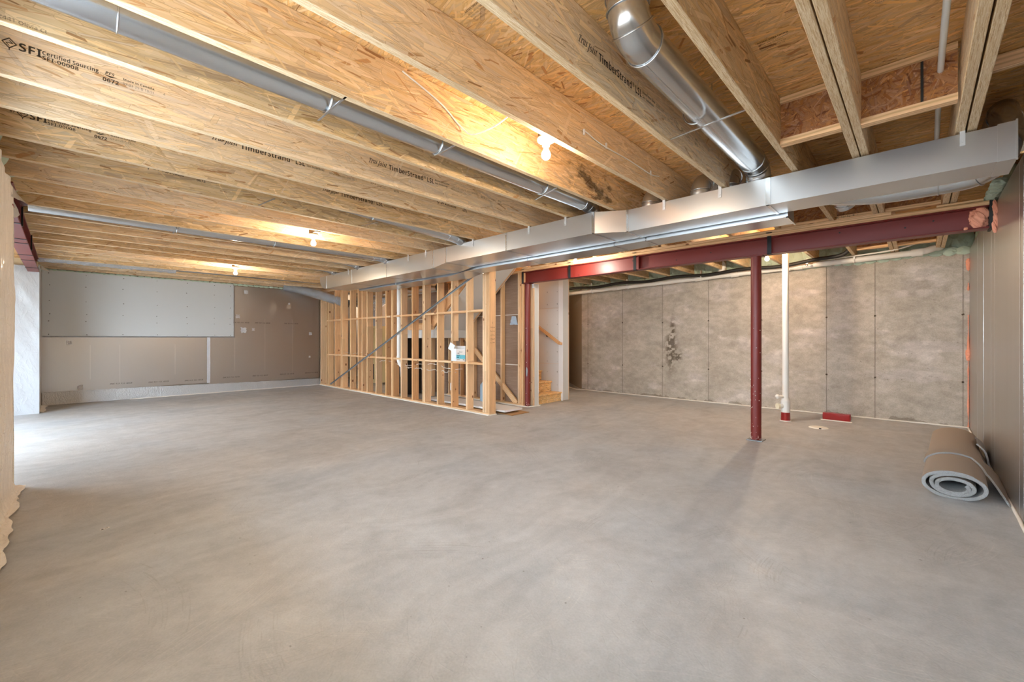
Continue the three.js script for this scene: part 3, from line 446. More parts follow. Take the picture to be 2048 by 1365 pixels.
// ================================================================ RED STEEL
function ibeamZ(g, x, y0, y1, z0, z1, fw) {          // along z
  const t = 0.011, w = 0.007;
  part('bottom_flange', bar('z', z0, z1, y0, y0 + t, x - fw / 2, x + fw / 2, 0.003), redM, g); part('top_flange', bar('z', z0, z1, y1 - t, y1, x - fw / 2, x + fw / 2, 0.003), redM, g);
  part('web', bar('z', z0, z1, y0 + t, y1 - t, x - w / 2, x + w / 2, 0.001), redM, g);
}
{
  const g = thing('steel_beam', 'long red painted steel I-beam carrying the joists in front of the concrete wall', 'beam', null, 'thing');
  ibeamZ(g, MID, 2.222, 2.425, -5.20, 0.52, 0.14);
  part('stiffener', box(MID - 0.066, MID - 0.004, 2.234, 2.413, -2.935, -2.925), redM, g);
  const h = []; for (const [z, y] of [[-4.0, 2.26], [-3.05, 2.37], [-2.4, 2.30], [-1.95, 2.34], [-0.62, 2.37], [-0.1, 2.33], [0.1, 2.36]]) h.push(cyl([MID - 0.0036, y, z], [MID - 0.006, y, z], 0.008, 0.008, 10)); part('bolt_hole', h, darkM, g).userData.kind = 'stuff';
  const pl = tag(new THREE.Group(), 'pale lumber plate lying on top of the long red beam', 'lumber'); pl.name = 'beam_plate'; scene.add(pl);
  part('plank', bar('z', -5.2, 0.46, 2.427, 2.464, MID - 0.078, MID + 0.07, 0.003), pineM[2], pl); part('plank', bar('z', -5.2, -0.2, 2.465, 2.499, MID - 0.07, MID + 0.07, 0.003), pineM[0], pl); part('shim', bar('z', 0.12, 0.42, 2.468, 2.488, MID - 0.075, MID + 0.02, 0.002), pineM[1], pl);
  const ink = stampTex(300, 40, (x) => { x.fillStyle = 'rgba(30,28,26,.85)'; x.font = 'bold 27px monospace'; x.fillText('CMC 13132-R -', 4, 29); });
  const q = new THREE.PlaneGeometry(0.3, 0.036); q.rotateY(-Math.PI / 2); q.translate(5.702, 2.519, -0.52); part('printed_stamp', q, ink, ceiling);
  for (const [z, l] of [[-5.17, 'black steel strap over the stair end of the red beam'], [-4.14, 'black steel strap on the red beam above the stair opening'], [-2.98, 'black steel strap beside the stiffener of the red beam'], [-1.27, 'black steel strap on the red beam above the red post']]) {
    const s = thing('beam_strap', l, 'strap'), a = MID - 0.0745;
    part('strap', [box(a - 0.003, a, 2.215, 2.47, z - 0.022, z + 0.022), box(a - 0.003, a + 0.05, 2.216, 2.221, z - 0.022, z + 0.022), box(a - 0.03, a, 2.464, 2.468, z - 0.03, z + 0.03)], blackStrap, s);
  }
  const f = thing('foam_plug', 'lumpy orange canned foam sealing the beam end at the foil wall', 'foam');
  part('foam', [lump([MID - 0.02, 2.325, 0.395], 0.075, 3, [0.5, 1.3, 0.8], 0.45, 12), lump([MID - 0.02, 2.37, 0.425], 0.05, 13, [0.6, 1.2, 0.5], 0.5, 12), lump([MID - 0.085, 2.38, 0.486], 0.05, 5, [0.4, 1.3, 0.3], 0.6, 10), lump([MID - 0.085, 2.25, 0.488], 0.05, 7, [0.4, 1.4, 0.35], 0.6, 10), lump([MID - 0.075, 2.235, 0.31], 0.014, 8, [1, 1, 1], 0.4, 2)], foamOrange, f); part('black_gap', box(MID - 0.09, MID + 0.09, 2.21, 2.46, 0.455, 0.475), darkM, f);
}
{
  const g = thing('steel_header_beam', 'red steel header beam over the poly-wrapped bay opening', 'beam', null, 'thing');
  ibeamZ(g, XL - 0.063, 2.308, 2.497, -10.42, -5.30, 0.128);
  for (const z of [-6.1, -7.05, -7.35, -8.35, -8.9, -9.8]) part('strap', box(XL - 0.13, XL + 0.003, 2.304, 2.3075, z - 0.02, z + 0.02), blackStrap, g);
  for (const z of [-6.25, -7.9]) part('strap', box(XL - 0.002, XL + 0.012, 2.31, 2.5, z - 0.015, z + 0.015), blackStrap, g);
}
function post(x, z, r, y1, label, wear) {
  const g = thing('steel_post', label, 'post'); g.position.set(x, 0, z);
  part('shaft', cyl([0, 0.008, 0], [0, y1, 0], r, r, 40), redM, g); part('base_plate', bar('x', -0.085, 0.085, 0.0, 0.009, -0.085, 0.085, 0.002), steelGrey, g); part('cap_plate', bar('x', -0.075, 0.075, y1 - 0.008, y1, -0.085, 0.085, 0.002), redM, g);
  const s = []; for (let i = 0; i < wear; i++) { const a = rnd() * 6.28, y = 0.02 + Math.pow(rnd(), 3) * 1.6, k = 0.002 + 0.003 * rnd(); s.push(lump([(r + 0.0004) * Math.cos(a), y, (r + 0.0004) * Math.sin(a)], k, i, [1, 1.4, 1], 0.4, 0)); } part('plaster_spatter', s, caulkM, g).userData.kind = 'stuff';
  return g;
}
post(MID, -1.427, 0.057, 2.2215, 'red round steel post standing free on the slab under the long beam', 90);
{ const g = post(MID, -5.12, 0.048, 2.2215, 'red round steel post beside the stair framing with a worn foot', 30); part('worn_patch', lump([-0.044, 0.62, 0.018], 0.02, 5, [0.5, 4, 0.9], 0.5, 2), steelGrey, g); }

// ================================================================ SHEET-METAL DUCTS
function frustum(r0, z0, r1, z1, ends) {            // r = [xFront, xBack, yBottom, yTop]
  const q = new Q(), c = (r, z) => [[r[0], r[2], z], [r[1], r[2], z], [r[1], r[3], z], [r[0], r[3], z]], A = c(r0, z0), B = c(r1, z1);
  for (let i = 0; i < 4; i++) { const j = (i + 1) % 4, k = i % 2 ? 1 : 0, w0 = i % 2 ? 2.2 + 0 : 0; q.quad(A[i], A[j], B[j], B[i], [z0, k ? A[i][1] : A[i][0]], [z0, k ? A[j][1] : A[j][0]], [z1, k ? B[j][1] : B[j][0]], [z1, k ? B[i][1] : B[i][0]]); }
  if (ends) for (const K of [A, B]) q.quad(K[0], K[1], K[2], K[3], [K[0][0], K[0][1]], [K[1][0], K[1][1]], [K[2][0], K[2][1]], [K[3][0], K[3][1]]);
  return q.geo([(A[0][0] + A[1][0]) / 2, (A[0][1] + A[2][1]) / 2, (z0 + z1) / 2]);
}
function cleat(r, z, w = 0.018) { const o = 0.005; return [box(r[0] - o, r[0] + 0.002, r[2] - o, r[3], z - w / 2, z + w / 2), box(r[0] - o, r[1], r[2] - o, r[2] + 0.001, z - w * 0.35, z + w * 0.35)]; }
const T = 2.486, clipM = std({ color: 0xc9ccd0, metalness: 0.4, roughness: 0.4 });
{
  const g = thing('supply_duct', 'long rectangular galvanized supply trunk duct hung under the joists', 'duct');
  const a = [3.625, 4.12, 2.23, T], b = [3.625, 4.12, 2.274, T], c = [3.80, 4.12, 2.274, T];
  const S = [[-8.62, -7.52, a, a], [-7.52, -6.30, a, a], [-6.30, -5.02, a, a], [-5.02, -4.72, a, b], [-4.72, -3.555, b, b], [-3.555, -2.35, b, b], [-2.35, -2.065, b, c], [-2.065, -0.855, c, c], [-0.855, 0.335, c, c]];
  for (const [z0, z1, p, q] of S) part('duct_section', frustum(p, z0, q, z1, true), galvM, g);
  for (const [z, r, w] of [[-8.62, a, 0.01], [-7.52, a, 0.01], [-6.30, a, 0.012], [-5.02, a, 0.012], [-4.72, b, 0.012], [-3.555, b, 0.02], [-2.345, b, 0.03], [-2.07, c, 0.034], [-0.855, c, 0.034]]) part('drive_cleat', cleat(r, z, w), galvShiny, g);
  part('end_cap', [frustum([3.795, 4.125, 2.27, T + 0.006], 0.335, [3.795, 4.125, 2.27, T + 0.006], 0.41, true), box(3.788, 3.8, 2.262, T + 0.012, 0.405, 0.413)], galvM, g);
  // turned-down left end with a rounded heel
  const sh = new THREE.Shape(); sh.moveTo(0, 2.23); sh.lineTo(0.06, 2.232); sh.quadraticCurveTo(0.24, 2.25, 0.30, 2.40); sh.lineTo(0.315, T); sh.lineTo(0, T); sh.closePath();
  const e = new THREE.ExtrudeGeometry(sh, { depth: 0.495, bevelEnabled: false, curveSegments: 16 }); e.rotateY(Math.PI / 2); e.translate(3.625, 0, -8.62); part('end_elbow', e, galvM, g);
  for (const z of [-7.646, -5.652, -5.189, -4.153, -3.193, -2.683, -1.695, -1.21, 0.193]) {
    const x = z > -2.2 ? 3.80 : 3.625; part('hanger_strap', [box(x - 0.006, x - 0.003, T - 0.075, T + 0.045, z - 0.012, z + 0.012), cyl([x - 0.003, T - 0.05, z], [x - 0.01, T - 0.05, z], 0.005, 0.005, 8)], clipM, g);
  }
}
{
  const g = thing('return_duct', 'rectangular galvanized return duct behind the supply trunk, ending short with an open corner', 'duct');
  const a = [4.16, 4.56, 2.205, T - 0.01], b = [4.16, 4.49, 2.243, T - 0.01], c = [4.16, 4.45, 2.243, T - 0.01];
  const S = [[-8.3, -6.9, a, a], [-6.9, -5.3, a, a], [-5.3, -4.9, a, b], [-4.9, -3.7, b, b], [-3.7, -2.42, b, b], [-2.42, -2.05, b, c], [-2.05, -0.80, c, c]];
  for (const [z0, z1, p, q] of S) part('duct_section', frustum(p, z0, q, z1, true), galvM, g);
  for (const [z, r] of [[-6.9, a], [-4.9, b], [-3.7, b], [-2.42, b], [-2.05, c]]) part('drive_cleat', cleat(r, z, 0.014), galvShiny, g);
  part('end_flange', [box(4.155, 4.475, 2.237, 2.247, -0.803, -0.79), box(4.155, 4.165, 2.237, T, -0.803, -0.79)], galvShiny, g);
}
function roundDuct(name, label, pts, r, rings, group, opt = {}) {
  const g = thing(name, label, 'duct', group), curve = new THREE.CurvePath(); let run = [];
  part('pipe', tube(pts, r, 36, opt.seg || 0, opt.tension ?? 0.5), opt.mat || galvShiny, g);
  if (opt.caps) for (const [p, d] of opt.caps) { const c = new THREE.CircleGeometry(r, 30); c.applyQuaternion(new THREE.Quaternion().setFromUnitVectors(new THREE.Vector3(0, 0, 1), V3(d))); c.translate(...p); part('end_cap', c, opt.mat || galvShiny, g); }
  rings.forEach(([p, d, s]) => part('crimp', ring(p, d, r * (s || 1) + 0.001, 0.0035), galvShiny, g));
  return g;
}
function hangerBar(g, x, z0, z1, z, r, yc, y = JB - 0.005, skew = 0.0) {     // flat bar nailed across the bay with a wire loop round the pipe
  const h = sub('hanger', g); part('bar', strut([x - skew, y, z0], [x + skew, y, z1], 0.012, 0.006), galvShiny, h);
  const c = []; for (let k = 0; k <= 16; k++) { const a = Math.PI * (1 + k / 16); c.push([x + 0.006, yc + Math.sin(a) * (r + 0.005), z + Math.cos(a) * (r + 0.005)]); } c.unshift([x + 0.006, yc + 0.12, z - r - 0.005]); c.push([x + 0.006, yc + 0.12, z + r + 0.005]); part('loop', tube(c, 0.0045, 8), galvShiny, h);
}
{
  const y = 2.592, z = -2.43;
  const g = roundDuct('round_duct', 'slim round galvanized duct running the bay beside the near bulb joist', [[-0.3, y, z], [0.6, y, z], [3.4, y, z], [3.62, y, z], [3.74, y - 0.03, z], [3.79, y - 0.10, z]], 0.076, [[[0.15, y, z], [1, 0, 0]], [[3.55, y, z], [1, 0, 0]], [[3.66, y - 0.005, z], [1, -0.25, 0]], [[3.74, y - 0.035, z], [1, -0.8, 0]], [[3.785, y - 0.085, z], [0.3, -1, 0], 1.05]], 'round branch ducts', { seg: 60, tension: 0.2 });
  hangerBar(g, 1.02, -2.54, -2.18, z, 0.076, y, JB + 0.003, 0.0); hangerBar(g, 1.78, -2.40, -2.215, z, 0.076, y, JB + 0.004, -0.006); hangerBar(g, 2.92, -2.55, -2.2, z, 0.076, y, JB + 0.003, -0.06);
}
{
  const z = -0.945, y = 2.622, r = 0.09;
  const g = roundDuct('round_duct', 'large bright round duct with an elbow turning up at its near end', [[1.735, SUB - 0.002, z], [1.735, y + 0.12, z], [1.755, y + 0.045, z], [1.82, y + 0.004, z], [1.93, y, z], [3.5, y, z], [3.74, y, z], [3.86, y - 0.03, z], [3.91, y - 0.12, z]], r, [[[1.735, y + 0.13, z], [0, 1, 0], 1.05], [[1.742, y + 0.085, z], [-0.25, 1, 0], 1.04], [[1.785, y + 0.02, z], [-0.75, 0.75, 0], 1.05], [[1.9, y, z], [1, 0.03, 0], 1.03], [[3.70, y, z], [1, 0, 0]], [[3.83, y - 0.02, z], [1, -0.6, 0]], [[3.895, y - 0.09, z], [0.35, -1, 0], 1.06], [[3.905, y - 0.125, z], [0.1, -1, 0], 1.1]], 'round branch ducts', { seg: 110, tension: 0.3 });
  part('lock_seam', box(1.9, 3.72, y - r - 0.0015, y - r + 0.004, z - 0.004, z + 0.004), galvM, g);
  hangerBar(g, 2.645, -1.15, -0.68, z - 0.03, r - 0.01, y, JB + 0.004, -0.03);
}
{
  const y = 2.556, z = -6.33; const g = roundDuct('round_duct', 'slim pale round duct running the far bay from the red header beam', [[-0.25, y, z], [0.5, y, z], [3.3, y, z], [3.5, y, z], [3.64, y - 0.03, z], [3.7, y - 0.08, z]], 0.076, [[[3.4, y, z], [1, 0, 0]], [[3.52, y, z], [1, -0.1, 0]], [[3.63, y - 0.03, z], [1, -0.7, 0]]], 'round branch ducts', { seg: 60, tension: 0.2, caps: [[[-0.25, y, z], [-1, 0, 0]]] });
  hangerBar(g, 0.9, -6.53, -6.1, z, 0.076, y, JB + 0.0, 0); hangerBar(g, 1.95, -6.5, -6.12, z, 0.076, y, JB + 0.0, 0.03);
}
{
  const z = -4.4; const g = roundDuct('round_duct', 'round duct half hidden between joists near the middle of the trunk duct', [[0.6, 2.70, z], [1.6, 2.67, z], [3.3, 2.575, z], [3.5, 2.56, z], [3.66, 2.53, z], [3.72, 2.47, z]], 0.076, [[[3.4, 2.57, z], [1, -0.05, 0]], [[3.55, 2.555, z], [1, -0.2, 0]], [[3.66, 2.53, z], [1, -0.7, 0]]], 'round branch ducts', { seg: 60, tension: 0.2 });
  hangerBar(g, 1.3, -4.58, -4.25, z, 0.07, 2.66, JB + 0.006, 0.02); hangerBar(g, 2.35, -4.58, -4.3, z, 0.07, 2.62, JB + 0.006, 0.03);
}
for (const [z, l] of [[-7.3, 'short elbow of a round duct entering the trunk beyond the far bulb'], [-8.28, 'bright elbow entering the trunk duct near its far end']]) roundDuct('round_duct', l, [[2.2, 2.62, z], [3.3, 2.60, z], [3.5, 2.585, z], [3.66, 2.53, z], [3.71, 2.47, z]], 0.076, [[[3.45, 2.59, z], [1, -0.05, 0]], [[3.6, 2.555, z], [1, -0.5, 0]]], 'round branch ducts', { seg: 50, tension: 0.3 });
for (const [x, z, tx, l] of [[4.0, -1.90, 0.0, 'dull round duct elbow rising behind the trunk below the bulb joist'], [3.98, -1.42, 0.0, 'dull round duct elbow rising behind the trunk left of the large duct'], [4.02, -1.20, 0.1, 'dull round duct elbow close against the large duct joist']]) {
  roundDuct('duct_elbow', l, [[x - 0.05, T + 0.005, z], [x - 0.05, T + 0.07, z], [x, T + 0.135, z], [x + 0.1, T + 0.17, z], [x + 0.5, T + 0.175, z], [5.7, T + 0.175, z]], 0.079, [[[x - 0.05, T + 0.065, z], [0, 1, 0]], [[x - 0.01, T + 0.12, z], [0.5, 0.9, 0]], [[x + 0.07, T + 0.165, z], [1, 0.3, 0]]], 'round ducts rising behind the trunk', { seg: 60, tension: 0.4, mat: galvM });
}
{
  const p = []; for (let k = 0; k <= 40; k++) { const t = k / 40; p.push([-0.30 + 1.75 * t, 2.558 + 0.005 * Math.sin(t * 9), -10.2 + 0.05 * Math.sin(t * 4)]); }
  const g = thing('foil_duct', 'crinkled foil-wrapped duct in the last joist bays above the drywall panel', 'duct'); const t = new THREE.TubeGeometry(new THREE.CatmullRomCurve3(p.map(V3)), 220, 0.098, 28, false), q = t.attributes.position; for (let i = 0; i < q.count; i++) { const a = fbm(q.getX(i) * 22, q.getY(i) * 14 + q.getZ(i) * 9, 3, 5) - 0.5; q.setY(i, q.getY(i) + 0.03 * a); q.setZ(i, q.getZ(i) + 0.02 * a); } t.computeVertexNormals(); part('jacket', t, flexM, g);
  part('metal_pipe', tube([[1.37, 2.57, -10.2], [4.4, 2.57, -10.2]], 0.068, 24), galvShiny, g);
}
function flex(name, label, pts, r, pitch = 0.02) {
  const g = thing(name, label, 'duct'), c = new THREE.CatmullRomCurve3(pts.map(V3)), L = c.getLength(), n = Math.ceil(L / pitch * 6), t = new THREE.TubeGeometry(c, n, 1, 24, false), p = t.attributes.position, cs = []; for (let i = 0; i <= n; i++) cs.push(c.getPointAt(i / n));
  for (let i = 0; i <= n; i++) for (let k = 0; k <= 24; k++) { const j = i * 25 + k, w = r * (1 + 0.12 * Math.sin(i / 6 * Math.PI * 2) + 0.16 * (fbm(i * 0.35, k % 24 * 0.6, 3, 6) - 0.5)), o = cs[i]; p.setXYZ(j, o.x + (p.getX(j) - o.x) * w, o.y + (p.getY(j) - o.y) * w, o.z + (p.getZ(j) - o.z) * w); }
  t.computeVertexNormals(); part('jacket', t, flexM, g); return g;
}
flex('flexible_duct', 'ribbed silver flexible duct sloping down to the stud wall corner', [[3.75, 2.52, -11.38], [4.1, 2.44, -11.2], [4.4, 2.33, -10.95], [4.62, 2.22, -10.66], [4.9, 2.08, -10.35]], 0.1);
{
  const g = roundDuct('round_duct', 'pale round duct passing under the trunk and around its end by the foil wall', [[4.35, 2.44, -0.62], [4.36, 2.385, -0.45], [4.38, 2.35, -0.2], [4.38, 2.345, 0.10], [4.35, 2.35, 0.27], [4.24, 2.38, 0.37], [4.13, 2.46, 0.40], [4.10, 2.57, 0.40], [4.17, 2.67, 0.395], [4.32, 2.70, 0.39], [5.6, 2.70, 0.39]], 0.072, [[[4.38, 2.345, 0.1], [0, 0, 1], 1.02], [[4.33, 2.352, 0.30], [-0.5, 0.1, 1], 1.03], [[4.19, 2.41, 0.39], [-1, 0.7, 0.2], 1.03], [[4.105, 2.53, 0.40], [-0.2, 1, 0], 1.03], [[4.22, 2.685, 0.395], [0.9, 0.5, 0], 1.03]], 'round branch ducts', { seg: 120, tension: 0.5 });
  roundDuct('duct_elbow', 'open end of a round duct hanging between the return duct and the red beam', [[4.45, 2.62, -0.62], [4.62, 2.58, -0.55], [4.78, 2.50, -0.50], [4.86, 2.42, -0.47]], 0.075, [[[4.84, 2.44, -0.48], [0.6, -0.7, 0.1], 1.02]], null, { seg: 30 });
}

// ================================================================ LAMPS
const glow = std({ color: 0xffffff, emissive: new THREE.Color(1, 0.86, 0.62), emissiveIntensity: 9 }), boxM = std({ color: 0x6b5436, roughness: 0.7 });
function lamp(x, y, z, label, opt = {}) {
  const g = thing('lamp_holder', label, 'lamp', null); g.position.set(x, y, z);
  if (opt.dz) part('mounting_bar', box(-0.03, 0.03, 0.025, 0.07, Math.min(0, opt.dz), Math.max(0, opt.dz)), boxM, g); part('junction_box', cyl([0, 0.02, 0], [0, 0.08, 0], 0.053, 0.053, 8), boxM, g);
  const pr = [[0.001, 0.02], [0.057, 0.02], [0.06, 0.012], [0.055, 0.0], [0.036, -0.008], [0.027, -0.016], [0.025, -0.034], [0.02, -0.036]].map(([a, b]) => new THREE.Vector2(a, b)); part('porcelain_base', new THREE.LatheGeometry(pr, 40), whiteM, g);
  const bp = [[0.013, -0.030], [0.0145, -0.045], [0.021, -0.062], [0.029, -0.078], [0.0305, -0.093], [0.027, -0.108], [0.017, -0.119], [0.0005, -0.123]].map(([a, b]) => new THREE.Vector2(a, b)); part('bulb', new THREE.LatheGeometry(bp, 32), opt.white ? std({ color: 0xffffff, emissive: new THREE.Color(1, 0.97, 0.92), emissiveIntensity: 11 }) : glow, g);
  const p = new THREE.PointLight(opt.white ? new THREE.Color(1, 0.9, 0.76) : WARM, BULB * (opt.k || 1), 0, 2); p.position.set(0, -0.09, 0); p.castShadow = true; p.shadow.radius = 1.3; p.name = 'bulb_light'; g.add(p);
  return g;
}
lamp(2.19, 2.53, -1.78, 'bare bulb in white holder beside the near round duct', { k: 0.5, dz: 0.07 });
lamp(2.07, 2.466, -5.29, 'bare glowing bulb in the middle joist bay, brown box above it', { k: 0.65, dz: 0.145 });
lamp(2.07, 2.466, -8.7, 'farthest bare bulb, small and low over the drywall panel', { k: 0.65, dz: 0.14 });
lamp(5.30, 2.475, -3.74, 'white glaring bulb between the return duct and the red beam', { white: 1, k: 0.8, dz: 0.086 });
lamp(7.05, 2.475, -1.60, 'warm glaring bulb behind the beam near the white pipe', { k: 1.4, dz: -0.09 });
lamp(7.45, 2.47, -7.0, 'warm bulb out of sight behind the stair wall', { k: 1.2, dz: 0.355 });
lamp(7.2, 2.49, -9.36, 'bulb lighting the utility side behind the studs', { k: 1.3, dz: -0.17 });
lamp(6.3, 2.737, -6.9, 'bulb lighting the stair well', { k: 0.8 });

// ================================================================ STUD WALL
const SX0 = 4.65, SX1 = 4.79;
{
  const g = thing('stud_wall', 'open timber stud wall with two rows of blocking, unsheathed', 'wall frame', null, 'thing');
  const m = () => pineM[Math.floor(rnd() * 6)];
  const zs = [-11.40, -11.03, -10.94, -10.55, -10.215, -10.15, -9.72, -9.33, -9.145, -8.91, -8.51, -8.10, -7.87, -7.825, -7.51, -7.116, -6.755, -6.712, -6.30, -5.89, -5.49, -5.075, -5.034, -4.993, -4.952];
  part('bottom_plate', bar('z', -11.45, -4.933, 0, 0.038, SX0, SX1, 0.003), pineM[1], g); part('top_plate', bar('z', -11.45, -4.933, 2.424, 2.462, SX0, SX1, 0.003), pineM[0], g); part('top_plate', bar('z', -11.45, -4.933, 2.463, 2.499, SX0, SX1, 0.003), pineM[4], g);
  for (const z of zs) {
    if (z === -5.89) { part('stud', bar('y', 0.039, 0.80, SX0, SX1, z - 0.019, z + 0.019, 0.0025), m(), g); part('stud', bar('y', 1.185, 2.423, SX0, SX1, z - 0.019, z + 0.019, 0.0025), m(), g); continue; }
    part('stud', bar('y', 0.039, 2.423, SX0 + 0.002 * (rnd() - 0.5), SX1 + 0.002 * (rnd() - 0.5), z - 0.019, z + 0.019, 0.0025), z > -5.1 ? pineM[z < -5.0 ? 0 : 3] : m(), g);
  }
  for (const y of [0.815, 1.682]) for (let i = 0; i + 1 < zs.length; i++) { const a = zs[i] + 0.0195, b = zs[i + 1] - 0.0195; if (b - a < 0.05 || zs[i] < -11.1) continue; part('blocking', bar('z', a, y < 1 && zs[i] === -5.89 ? b : b, y - 0.019, y + 0.019, SX0 + 0.004, SX1 - 0.004, 0.002), m(), g); }
  const scrawl = stampTex(128, 420, (x) => { x.strokeStyle = 'rgba(50,30,18,.8)'; x.lineWidth = 3.2; x.lineCap = 'round'; const r = mul(12); x.beginPath(); x.arc(74, 34, 16, 2.2, 4.6); x.stroke(); for (let l = 0; l < 5; l++) { const y = 110 + l * 62; x.beginPath(); x.moveTo(14, y); for (let k = 0; k < 9; k++) x.quadraticCurveTo(16 + k * 12, y - 30 * r(), 22 + k * 11, y - 6 + 10 * r() - l * 0.8); x.stroke(); if (l === 3) { x.beginPath(); x.moveTo(20, y + 14); x.lineTo(100, y - 2); x.stroke(); } } });
  const q = new THREE.PlaneGeometry(0.125, 0.42); q.translate(SX0 + 0.07, 1.30, -4.933 + 0.0008); part('marker_writing', q, scrawl, g);
  const b = thing('brace_strap', 'thin galvanized diagonal brace strap nailed across the stud wall', 'brace'); part('angle', [strut([SX0 - 0.003, 0.06, -10.80], [SX0 - 0.003, 2.37, -5.02], 0.004, 0.030, [0, 1, 0]), strut([SX0 - 0.012, 0.073, -10.80], [SX0 - 0.012, 2.383, -5.02], 0.022, 0.004, [0, 1, 0])], steelGrey, b);
}
{
  const g = thing('drain_pipe', 'white plastic drain pipe standing inside the stud wall with an elbow', 'pipe');
  part('pipe', tube([[4.72, 2.42, -7.70], [4.72, 0.83, -7.70]], 0.044, 24), pvcM, g); part('elbow', tube([[4.72, 0.84, -7.70], [4.72, 0.76, -7.69], [4.73, 0.69, -7.64], [4.76, 0.65, -7.55]], 0.046, 24), pvcM, g); for (const y of [0.84, 1.682]) part('coupling', cyl([4.72, y - 0.03, -7.70], [4.72, y + 0.03, -7.70], 0.052), pvcM, g);
}
{
  const g = thing('carton', 'open white carton with a blue label standing on the lower blocking', 'box'), x0 = SX0 + 0.005, x1 = SX0 + 0.125, y0 = 0.836, z0 = -5.885, z1 = -5.53;
  const cm = std({ color: 0xe4e1dc, roughness: 0.7 });
  part('side', [box(x0, x1, y0, y0 + 0.004, z0, z1), box(x0, x1, y0, y0 + 0.26, z0, z0 + 0.004), box(x1 - 0.004, x1, y0, y0 + 0.26, z0, z1), box(x0, x1, y0, y0 + 0.26, z1 - 0.004, z1)], cm, g);
  const lb = (() => { const [c, x] = canvas(256, 196); x.fillStyle = '#d9cfc4'; x.fillRect(0, 0, 256, 196); x.fillStyle = '#5fb0bd'; x.fillRect(0, 88, 256, 66); x.fillStyle = '#2c2f33'; x.font = 'bold 24px sans-serif'; x.fillText('Avanced', 78, 46); x.font = 'bold 34px sans-serif'; x.fillText('CIPL', 24, 78); x.fillStyle = '#245f6c'; x.fillRect(14, 96, 90, 10); x.fillRect(14, 120, 66, 18); x.font = '20px sans-serif'; x.fillText('SC', 110, 134); x.fillStyle = '#5c5a58'; x.fillRect(14, 166, 90, 8); x.fillRect(188, 162, 50, 14); return std({ map: (() => { const t = new THREE.CanvasTexture(c); t.colorSpace = THREE.SRGBColorSpace; t.magFilter = THREE.LinearFilter; return t; })(), roughness: 0.6 }); })();
  const q = new THREE.PlaneGeometry(0.235, 0.2); q.rotateY(-Math.PI / 2); q.translate(x0 - 0.001, y0 + 0.1, z0 + 0.235); part('label', q, lb, g); part('front', box(x0, x0 + 0.004, y0, y0 + 0.21, z0, z1), cm, g);
  part('flap', [box(x0 - 0.003, x0, y0 - 0.0, y0 + 0.215, z0 - 0.02, z0 + 0.115), strut([x0 - 0.002, y0 + 0.213, z0 + 0.05], [x0 - 0.03, y0 + 0.27, z0 - 0.04], 0.13, 0.003, [1, 0, 0])], std({ color: 0xe9edf2, roughness: 0.5 }), g);
}
{ const g = thing('outlet_box', 'small white electrical box fixed low on a stud', 'outlet'); part('cover', bar('y', 0.30, 0.43, SX0 + 0.10, SX0 + 0.115, -6.06, -5.96, 0.004), whiteM, g); part('box', box(SX0 + 0.115, SX0 + 0.16, 0.31, 0.42, -6.055, -5.965), pvcM, g); }
{ const g = thing('foam_sheet', 'white rigid sheet lying on the slab behind the corner of the stud wall', 'sheet'); const q = bar('z', -6.9, -4.78, 0.045, 0.075, 4.84, 5.26, 0.004); part('sheet', q, whiteM, g); part('cardboard', bar('z', -6.6, -4.66, 0.003, 0.012, 4.88, 5.3, 0.002), std({ color: 0xb48a5c, roughness: 0.9 }), g); part('batten', [bar('x', 4.85, 5.25, 0.012, 0.045, -5.3, -5.24, 0.002), bar('x', 4.85, 5.25, 0.012, 0.045, -6.4, -6.34, 0.002)], pineM[1], g); }
{
  const g = thing('wire_run', 'loose white electrical cables strung through the studs at blocking height', 'cable'), r = mul(33);
  part('cable', tube(Array.from({ length: 30 }, (_, i) => [4.72 + 0.05 * (r() - 0.5), 0.70 + 0.03 * Math.sin(i * 0.4) + 0.03 * r(), -8.6 + i * 0.1]), 0.0045, 6), cableM, g); part('cable', tube(Array.from({ length: 30 }, (_, i) => [4.70 + 0.05 * (r() - 0.5), 0.62 + 0.035 * r(), -7.4 + i * 0.055]), 0.0045, 6), cableM, g); part('cable', tube(Array.from({ length: 20 }, (_, i) => [4.7 + 0.04 * r(), 0.86 + 0.04 * r(), -10.2 + i * 0.07]), 0.004, 6), cableM, g);
}

// ================================================================ STAIRS
{
  const g = thing('stair_wall_frame', 'timber framing of the centre stair wall backed with brown paper-faced drywall', 'wall frame', null, 'thing');
  for (const z of [-5.19, -5.235, -5.28, -5.73, -6.13, -6.53, -6.93, -7.33]) part('stud', bar('y', 0.038, z < -5.4 ? 2.4 : 2.42, 5.705, 5.795, z - 0.019, z + 0.019, 0.0025), pineM[Math.floor(rnd() * 6)], g);
  part('bottom_plate', bar('z', -7.4, -5.16, 0, 0.038, 5.705, 5.795, 0.003), pineM[1], g); part('top_plate', bar('z', -7.4, -5.16, 2.42, 2.458, 5.705, 5.795, 0.003), pineM[1], g);
  for (const [a, b] of [[0.01, 0.73], [0.74, 1.665], [1.675, 2.47]]) part('drywall_back', box(5.80, 5.812, a, b, -8.6, -5.16), paperM, g);
  part('joint_strip', [box(5.796, 5.80, 0.727, 0.743, -8.6, -5.16), box(5.796, 5.80, 1.664, 1.676, -8.6, -5.16)], caulkM, g);
  part('stringer', strut([5.70 + 0.05, 0.03, -5.36], [5.70 + 0.05, 1.62, -7.27], 0.038, 0.10), pineM[2], g);
}
